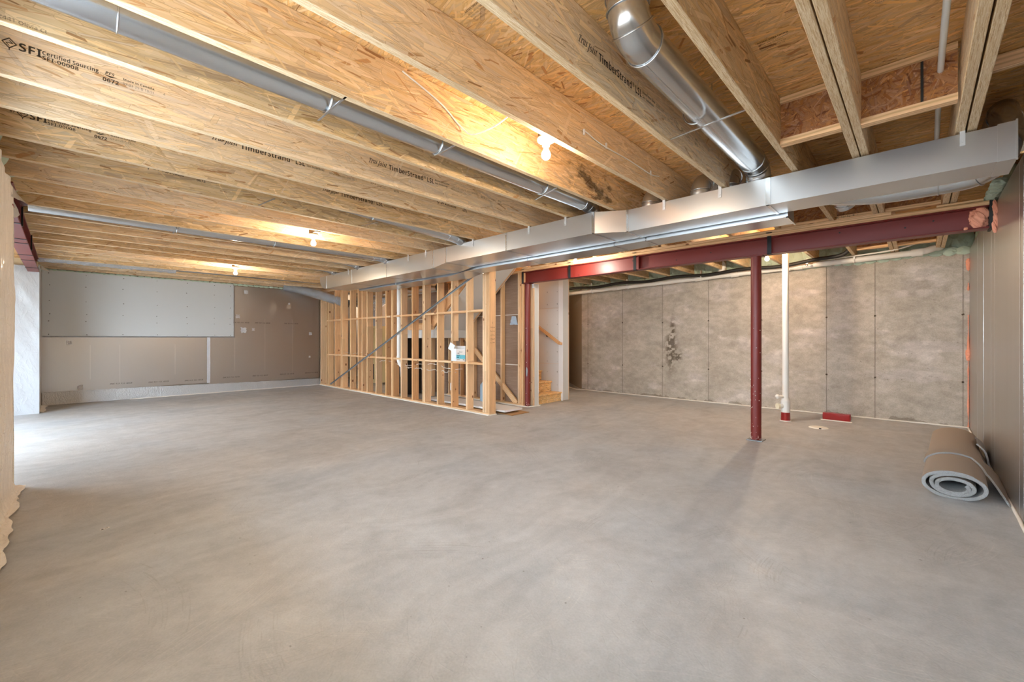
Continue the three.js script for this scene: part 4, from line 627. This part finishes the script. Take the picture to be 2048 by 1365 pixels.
{
  const treadM = std({ map: tex(osbC, 1.0, 1.0), roughness: 0.75, color: tint(1.12, 1.16, 1.2) }); const g = thing('staircase', 'bare wooden stairs with bullnose treads climbing beside the drywall', 'stairs');
  const tm = treadM, step = 0.2, run = 0.25;
  for (let i = 0; i < 8; i++) { const y = 0.172 + step * i, z = -5.075 - run * i; part('tread', bar('x', 5.87, 6.745, y - 0.028, y, z - run - 0.02, z, 0.008), tm, g); part('riser', box(5.87, 6.745, i ? y - step : 0, y - 0.0285, z - 0.045, z - 0.027), treadM, g); }
  part('riser_batten', bar('x', 5.87, 6.74, 0.07, 0.074, -5.101, -5.098, 0.0005), osbM[1], g);
}
{
  const g = struct('wall_stair', 'drywalled wall on the far side of the stairs');
  for (const [a, b] of [[0.01, 0.715], [0.72, 1.83], [1.835, 2.5]]) part('drywall_board', box(6.75, 6.765, a, b, -9.0, -5.065), drywallM, g);
  part('framing', box(6.766, 6.93, 0, 2.5, -9.0, -5.075), pineM[1], g); part('end_board', box(6.75, 6.945, 0.01, 2.495, -5.074, -5.058), drywallM, g); part('corner_trim', bar('y', 0.005, 2.495, 6.742, 6.752, -5.16, -5.055, 0.003), whiteM, g); part('corner_trim', bar('y', 0.005, 2.495, 6.93, 6.95, -5.075, -5.055, 0.003), pineM[0], g);
  part('drywall_board', box(6.931, 6.945, 0, 2.5, -9.0, -5.06), drywallM, g);
  const s = []; for (const z of [-5.2, -5.45, -5.85, -6.2]) for (const y of [0.3, 0.55, 0.76, 0.95, 1.25, 1.5, 1.78, 1.9, 2.15]) s.push(cyl([6.748, y + 0.03 * rnd(), z], [6.752, y, z], 0.006, 0.006, 6)); part('screw', s, std({ color: 0x8a8782, roughness: 0.7 }), g).userData.kind = 'stuff';
}
{ const g = thing('handrail', 'round-edged timber handrail sloping down the drywalled stair wall', 'handrail'); part('rail', strut([6.69, 2.05, -6.58], [6.69, 1.13, -5.10], 0.045, 0.055), pineM[4], g); part('return', strut([6.69, 1.135, -5.11], [6.75, 1.12, -5.09], 0.045, 0.05), pineM[4], g); for (const z of [-5.45, -6.3]) { const y = 1.13 + (-5.10 - z) * 0.6216; part('bracket', [cyl([6.69, y - 0.03, z], [6.73, y - 0.075, z], 0.006), cyl([6.73, y - 0.075, z], [6.75, y - 0.075, z], 0.012)], darkM, g); } }
{ const g = thing('drywall_post', 'narrow white drywall-wrapped jamb between the red post and the stairs', 'post'); part('face', bar('y', 0.012, 2.216, 5.86, 5.975, -5.045, -5.03, 0.003), drywallM, g); part('stud', bar('y', 0, 2.216, 5.85, 5.89, -5.2, -5.046, 0.002), pineM[0], g); part('stud', bar('y', 0, 2.216, 5.892, 5.93, -5.2, -5.046, 0.002), pineM[1], g); part('corner_trim', bar('y', 0.005, 2.216, 5.962, 5.977, -5.2, -5.026, 0.003), whiteM, g); part('corner_trim', bar('y', 0.0, 2.216, 5.842, 5.862, -5.046, -5.03, 0.003), pineM[3], g); part('head', box(5.83, 5.975, 2.14, 2.216, -5.06, -5.028), drywallM, g); }
{
  const g = thing('stair_soffit', 'sloping white drywall soffit under the upper flight with its timber stringer', 'soffit'), q = new Q(), yz = (z) => 1.42 + 0.815 * (z + 6.66);
  const a = -5.28, b = -6.7; for (const o of [0, 0.013]) q.quad([4.87, yz(a) + o, a], [5.69, yz(a) + o, a], [5.69, yz(b) + o, b], [4.87, yz(b) + o, b], [0, 0], [0.8, 0], [0.8, 1.8], [0, 1.8]); for (const x of [4.87, 5.69]) q.quad([x, yz(a), a], [x, yz(b), b], [x, yz(b) + 0.013, b], [x, yz(a) + 0.013, a], [0, 0], [1, 0], [1, 0.01], [0, 0.01]);
  part('drywall_slope', q.geo(), drywallM, g);
  part('drywall_header', box(4.87, 5.69, 1.235, 1.39, -7.95, -6.66), drywallM, g);
  part('stringer', strut([4.85, yz(a) + 0.14, a], [4.85, yz(b) + 0.14, b - 0.05], 0.036, 0.22), pineM[4], g); part('stringer', strut([5.66, yz(a) + 0.14, a], [5.66, yz(b) + 0.14, b], 0.036, 0.22), pineM[3], g);
  for (let i = 0; i < 6; i++) { const z = -6.55 + i * 0.23, y = yz(z) + 0.2; part('tread', box(4.88, 5.64, y, y + 0.025, z - 0.13, z + 0.12), osbM[0], g); }
  part('landing_deck', box(4.87, 5.69, 1.50, 1.53, -7.95, -6.75), osbM[1], g); part('landing_joist', [bar('z', -7.95, -6.7, 1.40, 1.5, 4.85, 4.888, 0.002), bar('z', -7.95, -6.7, 1.40, 1.5, 5.65, 5.69, 0.002)], pineM[2], g);
}
{ const g = thing('hanging_cloth', 'pale blue rag hung on the stair stringer behind the studs', 'rag'); part('cloth', grid(16, 16, (u, v) => [5.72 + 0.02 * fbm(u * 5, v * 5, 3, 4), 1.47 + 0.16 * v + 0.02 * fbm(u * 6, 1, 2, 8), -5.42 + 0.16 * (u - 0.5) * (0.6 + 0.7 * (1 - v))], null), std({ color: 0xa9b8c8, roughness: 0.9 }), g); }

// ================================================================ UTILITY SIDE BEHIND THE STUDS
{
  const g = thing('furnace', 'cream sheet-metal furnace cabinet partly seen through the studs', 'furnace'); part('cabinet', bar('y', 0.05, 1.55, 5.6, 6.15, -10.75, -10.3, 0.01), std({ color: 0xd9c48f, roughness: 0.5 }), g); part('plenum', box(5.6, 6.15, 1.55, 2.3, -10.75, -10.3), galvM, g); part('panel', box(5.592, 5.6, 0.7, 1.5, -10.72, -10.33), std({ color: 0xc9b27c, roughness: 0.5 }), g); part('louver', box(5.59, 5.6, 0.15, 0.55, -10.7, -10.35), darkM, g);
  const h = thing('water_heater', 'white cylindrical water tank between the middle studs', 'tank'); h.position.set(6.25, 0, -9.98); part('tank', cyl([0, 0.1, 0], [0, 1.55, 0], 0.24, 0.24, 40), std({ color: 0xd6dade, roughness: 0.4 }), h); part('base', cyl([0, 0, 0], [0, 0.1, 0], 0.23), steelGrey, h); part('vent', cyl([0, 1.55, 0], [0, 2.45, 0], 0.05), galvShiny, h);
  const k = thing('water_softener', 'black equipment cabinet standing low behind the studs', 'equipment'); part('cabinet', bar('y', 0.02, 1.24, 5.05, 5.45, -8.4, -7.95, 0.02), darkM, k); part('valve_head', bar('y', 1.16, 1.28, 5.12, 5.38, -8.32, -8.03, 0.02), darkM, k); part('hose', tube([[5.05, 1.1, -8.1], [4.95, 0.8, -8.0], [4.93, 0.4, -7.95], [5.0, 0.05, -7.9]], 0.018, 10), std({ color: 0x9aa3ab, roughness: 0.4 }), k);
  flex('flexible_duct', 'silver flexible duct looping high behind the studs', [[5.3, 2.2, -10.9], [5.5, 2.05, -10.2], [5.4, 2.2, -9.4], [5.6, 2.3, -8.7]], 0.1); roundDuct('round_duct', 'shiny round duct crossing high behind the studs beside the drain pipe', [[5.3, 2.28, -10.9], [5.35, 2.28, -7.2]], 0.09, [[[5.35, 2.28, -8.5], [0, 0, 1]]]);
  const p = thing('vent_pipe', 'white plastic vent pipe standing far behind the studs', 'pipe'); part('pipe', tube([[5.5, 2.4, -9.35], [5.5, 0.05, -9.35]], 0.055, 20), pvcM, p); part('coupling', cyl([5.5, 1.28, -9.35], [5.5, 1.4, -9.35], 0.066), pvcM, p);
  const s = thing('supply_riser', 'thin white water riser with a red taped foot behind the studs', 'pipe'); part('pipe', tube([[5.25, 0.9, -10.3], [5.25, 0.02, -10.3]], 0.03, 14), pvcM, s); part('red_tape', cyl([5.25, 0.03, -10.3], [5.25, 0.22, -10.3], 0.036), redTape, s);
  const f = thing('utility_framing', 'timber framing and brown sheets along the back of the utility side', 'wall frame', null, 'thing'); for (let i = 0; i < 12; i++) { const z = -11.2 + i * 0.405; part('stud', bar('y', 0, 2.45, 7.55, 7.64, z - 0.019, z + 0.019, 0.002), pineM[i % 6], f); } part('sheet', box(7.65, 7.665, 0.02, 2.45, -11.4, -6.7), std({ color: 0x94755a, roughness: 0.85 }), f); part('bottom_plate', bar('z', -11.4, -6.6, 0, 0.038, 7.55, 7.64, 0.002), pineM[1], f);
  for (const [a, b] of [[0.1, 0.62]]) part('rail_board', bar('z', -11.3, -6.7, a + 0.42, b, 7.5, 7.54, 0.002), pineM[4], f);
}
for (const [x, z, l] of [[5.45, -6.9, 'double timber stud standing alone under the stair landing'], [5.35, -7.5, 'rough timber post under the stair landing, nearer the black cabinet']]) { const g = thing('timber_post', l, 'post'); part('stud', bar('y', 0, 1.232, x, x + 0.09, z - 0.04, z - 0.002, 0.002), pineM[2], g); part('stud', bar('y', 0, 1.232, x, x + 0.09, z, z + 0.038, 0.002), pineM[0], g); }
{ const g = thing('water_jug', 'translucent blue jug standing on the slab behind the corner post', 'jug'); g.position.set(5.45, 0, -5.86); const pr = [[0.001, 0], [0.12, 0], [0.125, 0.02], [0.125, 0.3], [0.12, 0.36], [0.06, 0.43], [0.03, 0.46], [0.03, 0.5], [0.001, 0.5]].map(([a, b]) => new THREE.Vector2(a, b)); part('body', new THREE.LatheGeometry(pr, 32), phy({ color: 0x9fb6c8, roughness: 0.3, clearcoat: 0.4 }), g); part('cap', cyl([0, 0.5, 0], [0, 0.525, 0], 0.034), whiteM, g); }

// ================================================================ PLUMBING ALONG THE CONCRETE WALL
{
  const g = thing('drain_line', 'white plastic drain line hung along the top of the concrete wall', 'pipe'), x = 8.40, yl = (z) => 2.455 + 0.0245 * z;
  part('pipe', tube([[x, yl(0.0), 0.0], [x, yl(-7.2), -7.2]], 0.043, 28), pvcM, g);
  part('elbow', tube([[x, yl(0), 0.0], [x + 0.01, yl(0) + 0.015, 0.08], [x + 0.06, yl(0) + 0.05, 0.16], [x + 0.16, yl(0) + 0.06, 0.22]], 0.046, 28), pvcM, g);
  for (const z of [-0.02, -1.62, -1.45, -2.42, -4.86, -3.06]) part('coupling', cyl([x, yl(z - 0.06), z - 0.06], [x, yl(z + 0.06), z + 0.06], 0.054, 0.054, 28), pvcM, g);
  const wye = sub('wye', g); part('branch', tube([[x, yl(-2.95), -2.95], [x, yl(-2.8) + 0.005, -2.80], [x, yl(-2.7) + 0.06, -2.68], [x - 0.005, yl(-2.65) + 0.17, -2.62], [x - 0.01, 2.60, -2.63], [x - 0.03, 2.7, -2.70]], 0.046, 28), pvcM, wye); part('collar', cyl([x, yl(-2.75) + 0.10, -2.64], [x, yl(-2.75) + 0.17, -2.625], 0.055), pvcM, wye); part('collar', cyl([x, yl(-3.12), -3.12], [x, yl(-3.02), -3.02], 0.056), pvcM, wye);
  for (const z of [-0.72, -2.0, -4.55, -5.45]) { const h = sub('hanger', g); part('loop', ring([x, yl(z), z], [0, 0, 1], 0.048, 0.006), whiteM, h); part('strap', box(x - 0.052, x - 0.046, yl(z), 2.5, z - 0.012, z + 0.012), whiteM, h); }
}
{
  const g = thing('gas_line', 'black corrugated line sagging along the joist ends above the drain line', 'pipe'), p = []; for (let k = 0; k <= 40; k++) { const t = k / 40, z = lerp(0.15, -7, t); p.push([8.22 - 0.25 * Math.exp(-k / 3), 2.47 + 0.012 * z - 0.03 * Math.pow(Math.sin((z + 1) * 2.6), 2) + 0.26 * Math.exp(-k / 2.4), z - 0.9 * Math.exp(-k / 4)]); }
  part('line', tube(p, 0.03, 18), darkM, g); for (const z of [-1.3, -2.95]) part('clip', [box(8.21, 8.23, 2.44 + 0.012 * z, 2.5, z - 0.015, z + 0.015), lump([8.2, 2.415 + 0.012 * z, z], 0.018, 4, [1, 1, 1], 0.2, 1)], galvShiny, g);
}
{
  const g = thing('supply_tube', 'thin white flexible water tube curving out of the blocking above the drain line', 'pipe'); part('tube', tube([[7.85, 2.66, 0.10], [8.05, 2.56, 0.02], [8.2, 2.50, -0.25], [8.3, 2.485, -0.7], [8.33, 2.48, -1.2]], 0.012, 10), cableM, g);
}
{
  const g = thing('vent_stack', 'white plastic standpipe with side valves and a red taped foot on the slab', 'pipe'); g.position.set(7.40, 0, -1.437);
  part('pipe', cyl([0, 0.32, 0], [0, 2.498, 0], 0.042, 0.042, 32), pvcM, g); part('reducer', cyl([0, 0.30, 0], [0, 0.335, 0], 0.058, 0.046, 32), pvcM, g); part('coupling', cyl([0, 0.13, 0], [0, 0.30, 0], 0.06, 0.06, 32), pvcM, g);
  part('red_tape', cyl([0, 0.0, 0], [0, 0.135, 0], 0.062, 0.057, 32), redTape, g); part('cut_ring', cyl([0, 0.002, 0.0], [0, 0.012, 0], 0.075, 0.072, 28), caulkM, g);
  const d = [-0.52, -0.60]; const v = sub('side_valve', g); part('stem', cyl([0, 0.36, 0], [-0.075, 0.36, -0.075], 0.024), pvcM, v); part('cap', lump([-0.085, 0.362, -0.085], 0.034, 4, [1, 1, 1], 0.05, 3), pvcM, v);
  const w = sub('side_valve', g); part('stem', cyl([0, 0.225, 0], [-0.075, 0.22, -0.07], 0.036), pvcM, w); part('cap', cyl([-0.072, 0.22, -0.067], [-0.095, 0.22, -0.088], 0.042), std({ color: 0xe9dfc2, roughness: 0.4 }), w);
}
{ const g = thing('cleanout_cover', 'round white cleanout cover lying flush on the slab near the red post', 'cover'); g.position.set(7.15, 0, -1.0); const pr = [[0.001, 0.012], [0.085, 0.012], [0.1, 0.009], [0.112, 0.002], [0.112, 0]].map(([a, b]) => new THREE.Vector2(a, b)); part('disc', new THREE.LatheGeometry(pr.reverse(), 44), std({ color: 0xe9e6dc, roughness: 0.6 }), g); part('slot', box(-0.11, -0.085, 0.004, 0.0125, 0.02, 0.045), darkM, g); }
{
  const g = thing('taped_block', 'shiny red taped block set in the slab in front of the concrete wall', 'block'); g.position.set(7.95, 0, -0.89);
  part('body', grid(40, 24, (u, v) => { const a = v * Math.PI * 2, w = 0.06, h = 0.055, k = 1 + 0.14 * (fbm(u * 9, v * 6, 3, 5) - 0.5), e = Math.min(1, 26 * Math.min(u, 1 - u) + 0.3), c = Math.sign(Math.cos(a)) * Math.pow(Math.abs(Math.cos(a)), 0.22), s = Math.sign(Math.sin(a)) * Math.pow(Math.abs(Math.sin(a)), 0.22); return [w * c * k * e, 0.055 + h * s * k * (0.2 + 0.8 * e), 0.17 * (2 * u - 1)]; }, null), redTape, g);
  part('edge_seal', tube([[-0.075, 0.005, -0.185], [-0.078, 0.006, 0], [-0.075, 0.005, 0.19]], 0.009, 8), caulkM, g);
}
// orange foam bead in the corner
{ const b = []; let y = 0.02; while (y < 2.3) { const skip = y > 1.55 && y < 1.9 || (y > 2.0 && y < 2.15); const r = 0.006 + 0.012 * Math.pow(vn(y * 9, 3, 5), 2) + (Math.abs(y - 1.0) < 0.05 ? 0.018 : 0) + (y > 2.2 ? 0.022 : 0); if (!skip) b.push(lump([XB - 0.012, y, ZR - 0.012], r, Math.floor(y * 90), [0.8, 1.5, 0.8], 0.3, 1)); y += 0.02; } tag(part('foam_bead', b, foamOrange, scene), 'ragged orange foam bead running up the corner of concrete and foil walls', 'foam'); }
{ const g = thing('floor_cord', 'cream cord lying in a curve on the slab at the end of the concrete wall', 'cord'); part('cord', tube([[8.5, 0.012, -5.80], [8.45, 0.012, -5.95], [8.7, 0.012, -6.35], [9.05, 0.012, -6.9], [8.9, 0.012, -7.3], [8.2, 0.012, -7.5]], 0.011, 10), cableM, g); }

// ================================================================ SMALL THINGS AMONG THE JOISTS
{
  const g = thing('white_cable', 'white cable stapled along the joist face right of the near bulb', 'cable'), z = -1.660; part('cable', tube([[2.44, 2.655, z], [2.5, 2.648, z + 0.004], [2.6, 2.637, z], [2.74, 2.63, z + 0.003], [3.1, 2.64, z], [3.45, 2.632, z + 0.002], [3.62, 2.66, z]], 0.0045, 8), cableM, g); for (const x of [2.45, 2.735, 3.45]) part('staple', box(x - 0.006, x + 0.006, 2.622, 2.66, z, z + 0.008), whiteM, g);
  const h = thing('white_cable', 'loose white cable end crossing the joist face above the near bulb', 'cable'); part('cable', tube([[1.35, 2.78, -2.165], [1.62, 2.70, -2.163], [1.78, 2.61, -2.16], [1.84, 2.56, -2.10], [1.88, 2.58, -1.9], [1.9, 2.66, -1.72]], 0.005, 8), cableM, h);
  const k = thing('white_cable', 'white cable hooked over the joist above the middle bulb', 'cable'); part('cable', tube([[1.75, 2.62, -5.16], [1.82, 2.52, -5.17], [1.95, 2.52, -5.22], [2.02, 2.56, -5.26]], 0.006, 8), cableM, k);
}
{ const g = thing('water_tube', 'milky white water tube running between the doubled joists through the blocking', 'pipe'); part('tube', tube([[1.2, 2.74, 0.10], [2.6, 2.72, 0.09], [3.31, 2.69, 0.085], [4.1, 2.66, 0.09], [4.88, 2.64, 0.1]], 0.014, 16), phy({ color: 0xe4e6e6, roughness: 0.3, clearcoat: 0.3 }), g); part('grommet', bar('x', 3.33, 3.35, 2.655, 2.7, 0.06, 0.115, 0.004), darkM, g); }
{ const g = thing('nailer_board', 'clean pale board nailed flat under the deck by the foil wall', 'board'); part('board', bar('z', 0.258, 0.60, 2.725, 2.808, 3.58, 3.618, 0.003), paleM, g); part('nail', cyl([3.576, 2.78, 0.29], [3.58, 2.78, 0.29], 0.004, 0.004, 8), darkM, g); }

// ================================================================ CARPET ROLL
{
  const g = thing('carpet_roll', 'rolled carpet remnant, brown backing out and grey pile showing at its end', 'carpet');
  g.position.set(4.69, 0, 0.192); g.rotation.y = -0.042;
  const back = std({ map: tex(weaveC, 0.09, 0.09), bumpMap: tex(weaveC, 0.09, 0.09, false), bumpScale: 0.002, roughness: 0.95, color: tint(1.04, 1.04, 1.04) }), pile = std({ map: tex(pileC, 0.06, 0.06), bumpMap: tex(pileC, 0.06, 0.06, false), bumpScale: 0.004, roughness: 1, color: tint(1.3, 1.3, 1.28) });
  // the sheet as a path in the cross-section (z to the right, y up), wound from the inside outwards
  const A = 0.085, path = (t) => { const a = -0.6 + t * Math.PI * 2 * 2.95, k = t < 0.54 ? lerp(0.44, 0.70, t / 0.54) : t < 0.66 ? lerp(0.70, 0.97, (t - 0.54) / 0.12) : 0.97; return [0.172 * k * Math.cos(-a) , 0.104 + 0.098 * k * Math.sin(-a) - 0.012 * (1 - t)]; };
  const N = 200, P = []; for (let i = 0; i <= N; i++) P.push(path(i / N));
  for (let i = 1; i <= 16; i++) { const t = i / 16, e = P[N]; }
  function sheet(pts, th, x0, x1, nx, shift) {                       // returns outer skin, inner skin and the cut ends
    const n = pts.length - 1, nr = []; for (let i = 0; i <= n; i++) { const a = pts[Math.max(0, i - 1)], b = pts[Math.min(n, i + 1)], L = Math.hypot(b[0] - a[0], b[1] - a[1]); nr.push([(b[1] - a[1]) / L, -(b[0] - a[0]) / L]); }
    const len = [0]; for (let i = 1; i <= n; i++) len.push(len[i - 1] + Math.hypot(pts[i][0] - pts[i - 1][0], pts[i][1] - pts[i - 1][1]));
    const at = (i, o, s) => { const X0 = typeof x0 === 'function' ? x0(i / n) : x0, wob = 0.006 * (vn(i * 0.5, o * 9, 4) - 0.5); return [lerp(X0 + wob, x1, s), Math.max(0.003, pts[i][1] + nr[i][1] * o), pts[i][0] + nr[i][0] * o]; };
    const skin = (o, rough) => grid(n, nx, (u, v) => { const i = Math.round(u * n), p = at(i, o + (rough ? 0.006 * (hash2(i, Math.round(v * nx), 4) - 0.5) : 0), v); return p; }, (u, v) => [len[Math.round(u * n)], v * (x1 - 4.6 + 4.6)]);
    const ends = grid(n, 3, (u, v) => { const i = Math.round(u * n), p = at(i, th / 2 - th * v, 0); p[0] -= (v > 0 && v < 1 ? 0.009 : 0.003) * hash2(i, Math.round(v * 9), 7); return p; }, (u, v) => [len[Math.round(u * n)], v * th]);
    const far = grid(n, 1, (u, v) => at(Math.round(u * n), th / 2 - th * v, 1), (u, v) => [len[Math.round(u * n)], v * th]);
    const side = grid(1, nx, (u, v) => at(n, th / 2 - th * u, v), (u, v) => [u * th, v]);
    return { out: skin(th / 2), inn: skin(-th / 2, false), ends, far, side };
  }
  const inner1 = sheet(P, 0.024, 0, 2.3, 12);
  part('backing', inner1.inn, back, g, 'brown woven carpet backing'); part('pile', inner1.out, pile, g, 'grey speckled carpet pile'); part('cut_edge', [inner1.ends, inner1.far, inner1.side], pile, g);
  // outer wrap: starts on the left side, goes over the top and runs out on the floor to the right, its front edge slanting forward
  const w = []; for (let i = 0; i <= 40; i++) { const a = Math.PI * (1.0 - 0.92 * i / 40); w.push([0.186 * Math.cos(a), 0.104 + 0.114 * Math.sin(a) + 0.0]); }
  for (let i = 1; i <= 20; i++) { const t = i / 20; w.push([0.185 + 0.115 * Math.pow(t, 0.9) - 0.015 * t * t, 0.12 * Math.pow(1 - t, 1.2) + 0.009]); }
  w.reverse(); const wr = sheet(w.map(([z, y]) => [z, y]), 0.014, (u) => { const s = 1 - u; return s < 0.5 ? 0.70 : lerp(0.70, 0.04, Math.pow((s - 0.5) / 0.5, 0.9)); }, 0.9, 12);
  const wo = wr.out, wi = wr.inn; part('backing', wo, back, g); part('pile', wi, pile, g); part('cut_edge', [wr.ends, wr.far, wr.side], pile, g);
  // second lap leaning against the wall
  const l = []; for (let i = 0; i <= 24; i++) { const t = i / 24; l.push([0.15 + 0.075 * t + 0.02 * Math.sin(t * 3), 0.205 - 0.195 * t + 0.03 * Math.sin(t * 3.1)]); }
  const lp = sheet(l, 0.014, (u) => 1.42 - 0.12 * u, 1.8, 8); part('backing', lp.out, back, g); part('pile', lp.inn, pile, g); part('cut_edge', [lp.ends, lp.far, lp.side], pile, g);
}
{ const g = thing('scrap_label', 'tiny printed paper scrap lying on the slab on the near left', 'paper'); const [c, x] = canvas(64, 32); x.fillStyle = '#e6e2dc'; x.fillRect(0, 0, 64, 32); x.fillStyle = '#333'; x.fillRect(5, 6, 18, 20); x.fillRect(30, 8, 28, 5); x.fillRect(30, 18, 22, 5); const t = new THREE.CanvasTexture(c); t.colorSpace = THREE.SRGBColorSpace; t.magFilter = THREE.LinearFilter; const q = box(-0.024, 0.024, 0.0005, 0.002, -0.012, 0.012), uv = q.attributes.uv, ps = q.attributes.position; for (let i = 0; i < uv.count; i++) uv.setXY(i, (ps.getX(i) + 0.024) / 0.048, (0.012 - ps.getZ(i)) / 0.024); part('label', q, std({ map: t, roughness: 0.7 }), g); g.position.set(0.178, 0, -3.80); g.rotation.y = 0.5; }

renderer.render(scene, camera);
